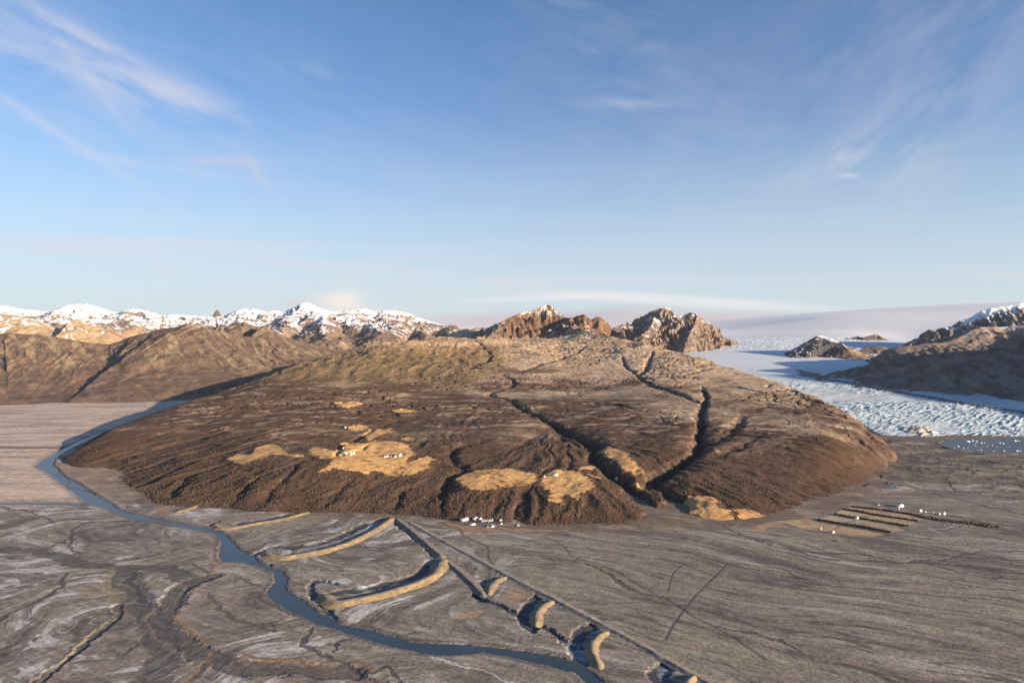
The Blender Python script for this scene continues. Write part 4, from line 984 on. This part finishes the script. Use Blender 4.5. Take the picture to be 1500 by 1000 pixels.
# spruces and hedges
def spruce(loc, h, r, label):
    t = empty('spruce_tree', loc); tag(t, label, 'tree', 'spruces at the canyon mouth')
    k = 8; V = [(.35*(1-.9*j)*math.cos(6.283*i/k), .35*(1-.9*j)*math.sin(6.283*i/k), -1+(h)*j) for j in (0, 1) for i in range(k)]
    part('trunk', np.array(V, f32), [(i, (i+1) % k, k+(i+1) % k, k+i) for i in range(k)], M_bark, t)
    n = 420; z = rng.uniform(.08, 1, n)**.9*h; rr = r*(1-z/h)**.8*rng.uniform(.35, 1.05, n); a = rng.uniform(0, 6.283, n)
    C = np.array([.07, .085, .02])*(.6+.9*rng.uniform(0, 1, (n, 1)))
    s = rng.uniform(.35, .75, n)
    V, F, C = bushes(np.c_[rr*np.cos(a), rr*np.sin(a), z], s*1.2, s*.7, C)
    add('crown', V, F, M_tree, C, parent=t, smooth=False)
for px, py, h, lab in [(945,764,17,'yellow-green spruce at the mouth of the left canyon, leftmost of three'), (949,765,20,'tallest yellow-green spruce at the mouth of the left canyon, middle of three'), (954,766,15,'yellow-green spruce at the mouth of the left canyon, rightmost of three')]:
    p = on_hill(px, py); spruce(p, h, 5.5, lab)
def hedge(pts, lab, wid=6, n=230):
    L = GP(pts); seg = np.r_[0, np.cumsum(np.linalg.norm(np.diff(L, axis=0), axis=1))]
    s = rng.uniform(0, seg[-1], n); x = np.interp(s, seg, L[:, 0])+rng.normal(0, wid*.4, n); y = np.interp(s, seg, L[:, 1])+rng.normal(0, wid*.4, n)
    r = rng.uniform(1.6, 3., n)
    C = np.array([.10, .07, .048])*(.7+.7*rng.uniform(0, 1, (n, 1)))
    V, F, C = bushes(np.c_[x, y, r*.8+.3], r, r*1.3, C)
    o = add('hedge', V, F, M_scrub, C, smooth=False); tag(o, lab, 'hedge', 'dark hedges between the camp meadows')
hedge([(1248,742),(1300,748),(1350,756)], 'dark hedge along the back edge of the camp meadows')
hedge([(1236,746),(1253,748),(1278,753),(1300,757),(1344,763)], 'dark hedge between the first and second camp meadow from the back')
hedge([(1221,753),(1250,758),(1280,762),(1330,771)], 'dark hedge behind the white service building between the camp meadows')
hedge([(1198,761),(1225,766),(1260,771),(1306,780)], 'dark hedge in front of the camp meadow with row marks, lowest of four')
hedge([(1350,757),(1380,762),(1420,766),(1460,772)], 'dark strip of trees right of the camp meadows beside the parked cars', 22, 300)

# ------------------------------------------------------------------ the air
hv, hf = boxv(-26000, 26000, -1500, 26000, -45, 2100)
hz = add('haze', np.array(hv, f32), hf, None, smooth=False, mats=[bpy.data.materials.new('thin_air')]); tag(hz, kind='stuff')
hm = hz.data.materials[0]; hm.use_nodes = True; hn = hm.node_tree.nodes; hn.clear()
ho = hn.new('ShaderNodeOutputMaterial'); hp = hn.new('ShaderNodeVolumePrincipled'); hm.node_tree.links.new(hp.outputs[0], ho.inputs['Volume'])
hp.inputs['Color'].default_value = (.80, .86, 1, 1); hp.inputs['Density'].default_value = 3.5e-6; hp.inputs['Anisotropy'].default_value = .0

# ------------------------------------------------------------------ sky, sun, camera
def world():
    w = bpy.data.worlds.new('World'); scene.world = w; w.use_nodes = True
    nt = w.node_tree; N = nt.nodes; L = nt.links; N.clear()
    out = N.new('ShaderNodeOutputWorld'); bg = N.new('ShaderNodeBackground'); L.new(bg.outputs[0], out.inputs[0])
    sky = N.new('ShaderNodeTexSky'); sky.sky_type = 'NISHITA'; sky.sun_disc = False
    sky.sun_elevation = SUN_EL; sky.sun_rotation = math.pi-SUN_AZ
    sky.altitude = 600; sky.air_density = 1.0; sky.dust_density = SKY['dust']; sky.ozone_density = SKY['ozone']
    bg.inputs['Strength'].default_value = SKY['strength']
    tc = N.new('ShaderNodeTexCoord'); sp = N.new('ShaderNodeSeparateXYZ'); L.new(tc.outputs['Generated'], sp.inputs[0])
    def M(op, a, b=None, c=None):
        m = N.new('ShaderNodeMath'); m.operation = op
        for k, v in enumerate((a, b, c)):
            if v is None: continue
            if isinstance(v, (int, float)): m.inputs[k].default_value = v
            else: L.new(v, m.inputs[k])
        return m.outputs[0]
    az = M('ARCTAN2', sp.outputs['X'], sp.outputs['Y']); el = M('ARCSINE', sp.outputs['Z'])
    cur = sky.outputs[0]
    def blend(fac, c):
        nonlocal cur
        mx = N.new('ShaderNodeMix'); mx.data_type = 'RGBA'; mx.clamp_factor = True
        L.new(fac, mx.inputs['Factor']); L.new(cur, mx.inputs[6]); mx.inputs[7].default_value = (*[v*SKY['cloud'] for v in c], 1); cur = mx.outputs[2]
    NZ = {}
    def noise(ang, sx, sy, det, seed):
        cb = N.new('ShaderNodeCombineXYZ'); ca, sa = math.cos(R(ang)), math.sin(R(ang))
        L.new(M('MULTIPLY', M('ADD', M('MULTIPLY', az, ca), M('MULTIPLY', el, sa)), sx), cb.inputs[0])
        L.new(M('MULTIPLY', M('SUBTRACT', M('MULTIPLY', el, ca), M('MULTIPLY', az, sa)), sy), cb.inputs[1]); cb.inputs[2].default_value = seed
        n = N.new('ShaderNodeTexNoise'); n.inputs['Scale'].default_value = 1; n.inputs['Detail'].default_value = det; n.inputs['Roughness'].default_value = .62; n.inputs['Distortion'].default_value = .4
        L.new(cb.outputs[0], n.inputs['Vector']); return n.outputs['Fac']
    NZ['d'] = noise(-15, 8, 30, 5, 3.1)      # wisps falling to the right
    NZ['r'] = noise(35, 9, 24, 5, 7.7)       # wisps rising to the right
    NZ['h'] = noise(0, 3.2, 55, 4, 1.3)      # flat layers
    NZ['p'] = noise(0, 14, 40, 4, 5.2)       # lumpy low bank
    def cloud(px, py, a, b, ang, strength, c, kind='d', lo=.35, hi=.7, hard=False):
        """a wisp: centre, half length, half height (photo pixels), tilt in degrees"""
        a0 = math.atan((px-750)/1000); e0 = math.atan((485-py)/1000*math.cos(a0))
        ca, sa = math.cos(R(ang)), math.sin(R(ang))
        dx = M('SUBTRACT', az, a0); dy = M('SUBTRACT', el, e0)
        u = M('ADD', M('MULTIPLY', dx, ca), M('MULTIPLY', dy, sa)); v = M('SUBTRACT', M('MULTIPLY', dy, ca), M('MULTIPLY', dx, sa))
        r = N.new('ShaderNodeMapRange'); r.interpolation_type = 'SMOOTHSTEP'; r.inputs['From Min'].default_value = lo; r.inputs['From Max'].default_value = hi; L.new(NZ[kind], r.inputs['Value'])
        u = M('DIVIDE', u, a/1000); v = M('DIVIDE', v, b/1000)
        q = M('ADD', M('MULTIPLY', u, u), M('MULTIPLY', v, v))
        if hard: q = M('MULTIPLY', q, q)
        g = M('EXPONENT', M('MULTIPLY', q, -1.))
        blend(M('MULTIPLY', M('MULTIPLY', g, r.outputs[0]), strength), c)
    WH = (1.05, 1.04, 1.12); PK = (1.0, .92, .98)
    # pale veil above the horizon
    veil = N.new('ShaderNodeMapRange'); veil.interpolation_type = 'SMOOTHSTEP'; L.new(el, veil.inputs['Value'])
    veil.inputs['From Min'].default_value = .34; veil.inputs['From Max'].default_value = -.02; veil.inputs['To Min'].default_value = 0; veil.inputs['To Max'].default_value = SKY['veil']
    blend(veil.outputs[0], (.90, 1.04, 1.14))
    cloud(30, 60, 170, 70, -20, .26, WH, 'd', .25, .7)
    cloud(150, 112, 180, 26, -14, .30, WH, 'd', .3, .65)
    cloud(250, 135, 75, 17, -12, .45, WH, 'd', .3, .6)
    cloud(110, 85, 90, 6, -50, .25, WH, 'r', .25, .6)
    cloud(130, 58, 55, 8, -20, .6, WH, 'd', .2, .6)
    cloud(100, 205, 110, 6, -30, .35, WH, 'd', .2, .6)
    cloud(235, 245, 110, 5, -4, .3, WH, 'd', .2, .6)
    cloud(325, 237, 62, 7, 4, .35, PK, 'h', .0, .4)
    cloud(376, 250, 28, 8, -48, .35, PK, 'h', .0, .4)
    cloud(450, 105, 50, 10, -5, .22, WH, 'd', .3, .7)
    cloud(930, 155, 75, 7, -5, .28, WH, 'd', .25, .6)
    cloud(900, 70, 260, 90, -35, .15, WH, 'd', .35, .75)
    cloud(1380, 110, 160, 110, 40, .20, PK, 'r', .35, .75)
    cloud(1245, 228, 85, 20, 12, .5, WH, 'r', .38, .68)
    cloud(1340, 250, 40, 24, 60, .35, WH, 'r', .35, .65)
    cloud(1240, 258, 14, 3.5, -10, .5, WH, 'h', .0, .4)
    cloud(200, 150, 700, 160, -5, .13, (1.0, .98, 1.25), 'd', .1, .6)
    cloud(1250, 120, 500, 160, 10, .12, (1.0, .95, 1.2), 'r', .1, .6)
    cloud(300, 378, 600, 36, -1.5, .7, WH, 'h', .35, .7)
    cloud(250, 430, 500, 16, 0, .30, PK, 'h', .4, .8)
    cloud(1050, 310, 500, 60, -2, .16, WH, 'h', .35, .75)
    cloud(930, 409, 170, 3.5, -1, .55, WH, 'h', .1, .5)
    cloud(1470, 403, 45, 3.5, -6, .5, WH, 'h', .0, .4)
    cloud(1000, 441, 190, 8.5, -4, .65, (1.28, 1.24, 1.24), 'h', .05, .4, hard=True)
    cloud(800, 436, 120, 5, 2, .5, (1.28, 1.24, 1.24), 'h', .05, .4, hard=True)
    cloud(900, 472, 340, 15, 0, .95, (.93, .79, .82), 'p', .05, .35, hard=True)
    cloud(860, 461, 110, 10, 4, .7, (.78, .72, .80), 'p', .3, .55)
    cloud(1250, 466, 230, 9, 3, .8, (.90, .80, .85), 'p', .05, .35, hard=True)
    cloud(685, 484, 60, 4.5, 0, .8, (1.4, 1.3, 1.2), 'h', .0, .3, hard=True)
    cloud(498, 443, 28, 13, 10, .95, (1.5, 1.28, 1.12), 'p', .2, .55)
    cloud(525, 452, 45, 8, -15, .8, (1.4, 1.2, 1.08), 'p', .2, .55)
    cloud(420, 447, 45, 7, 8, .7, (1.0, .92, .95), 'p', .3, .6)
    cloud(560, 457, 60, 6, -4, .6, (1.3, 1.12, 1.05), 'p', .3, .6)
    L.new(cur, bg.inputs['Color'])
    w.cycles.sampling_method = 'MANUAL'; w.cycles.sample_map_resolution = 256
SKY = dict(strength=.08, dust=.4, ozone=4.2, cloud=3.7, veil=.9)
world()
sd = bpy.data.lights.new('sun', 'SUN'); sd.energy = 5.0; sd.angle = R(.5); sd.color = (1.0, .80, .58)
so = bpy.data.objects.new('sun', sd); col.objects.link(so); so.location = (3000, -2000, 3000)
so.rotation_euler = (math.pi/2-SUN_EL, 0, SUN_AZ)
cd = bpy.data.cameras.new('camera'); cd.sensor_width = 36; cd.lens = 24; cd.clip_start = 5; cd.clip_end = 90000
co = bpy.data.objects.new('camera', cd); col.objects.link(co); co.location = (0, 0, CAMZ); co.rotation_euler = (math.pi/2-PITCH, 0, 0)
scene.camera = co
scene.view_settings.view_transform = 'Standard'; scene.view_settings.look = 'None'; scene.view_settings.gamma = 1; scene.view_settings.exposure = 1.25
scene.render.engine = 'CYCLES'; scene.cycles.use_denoising = True; scene.cycles.max_bounces = 3
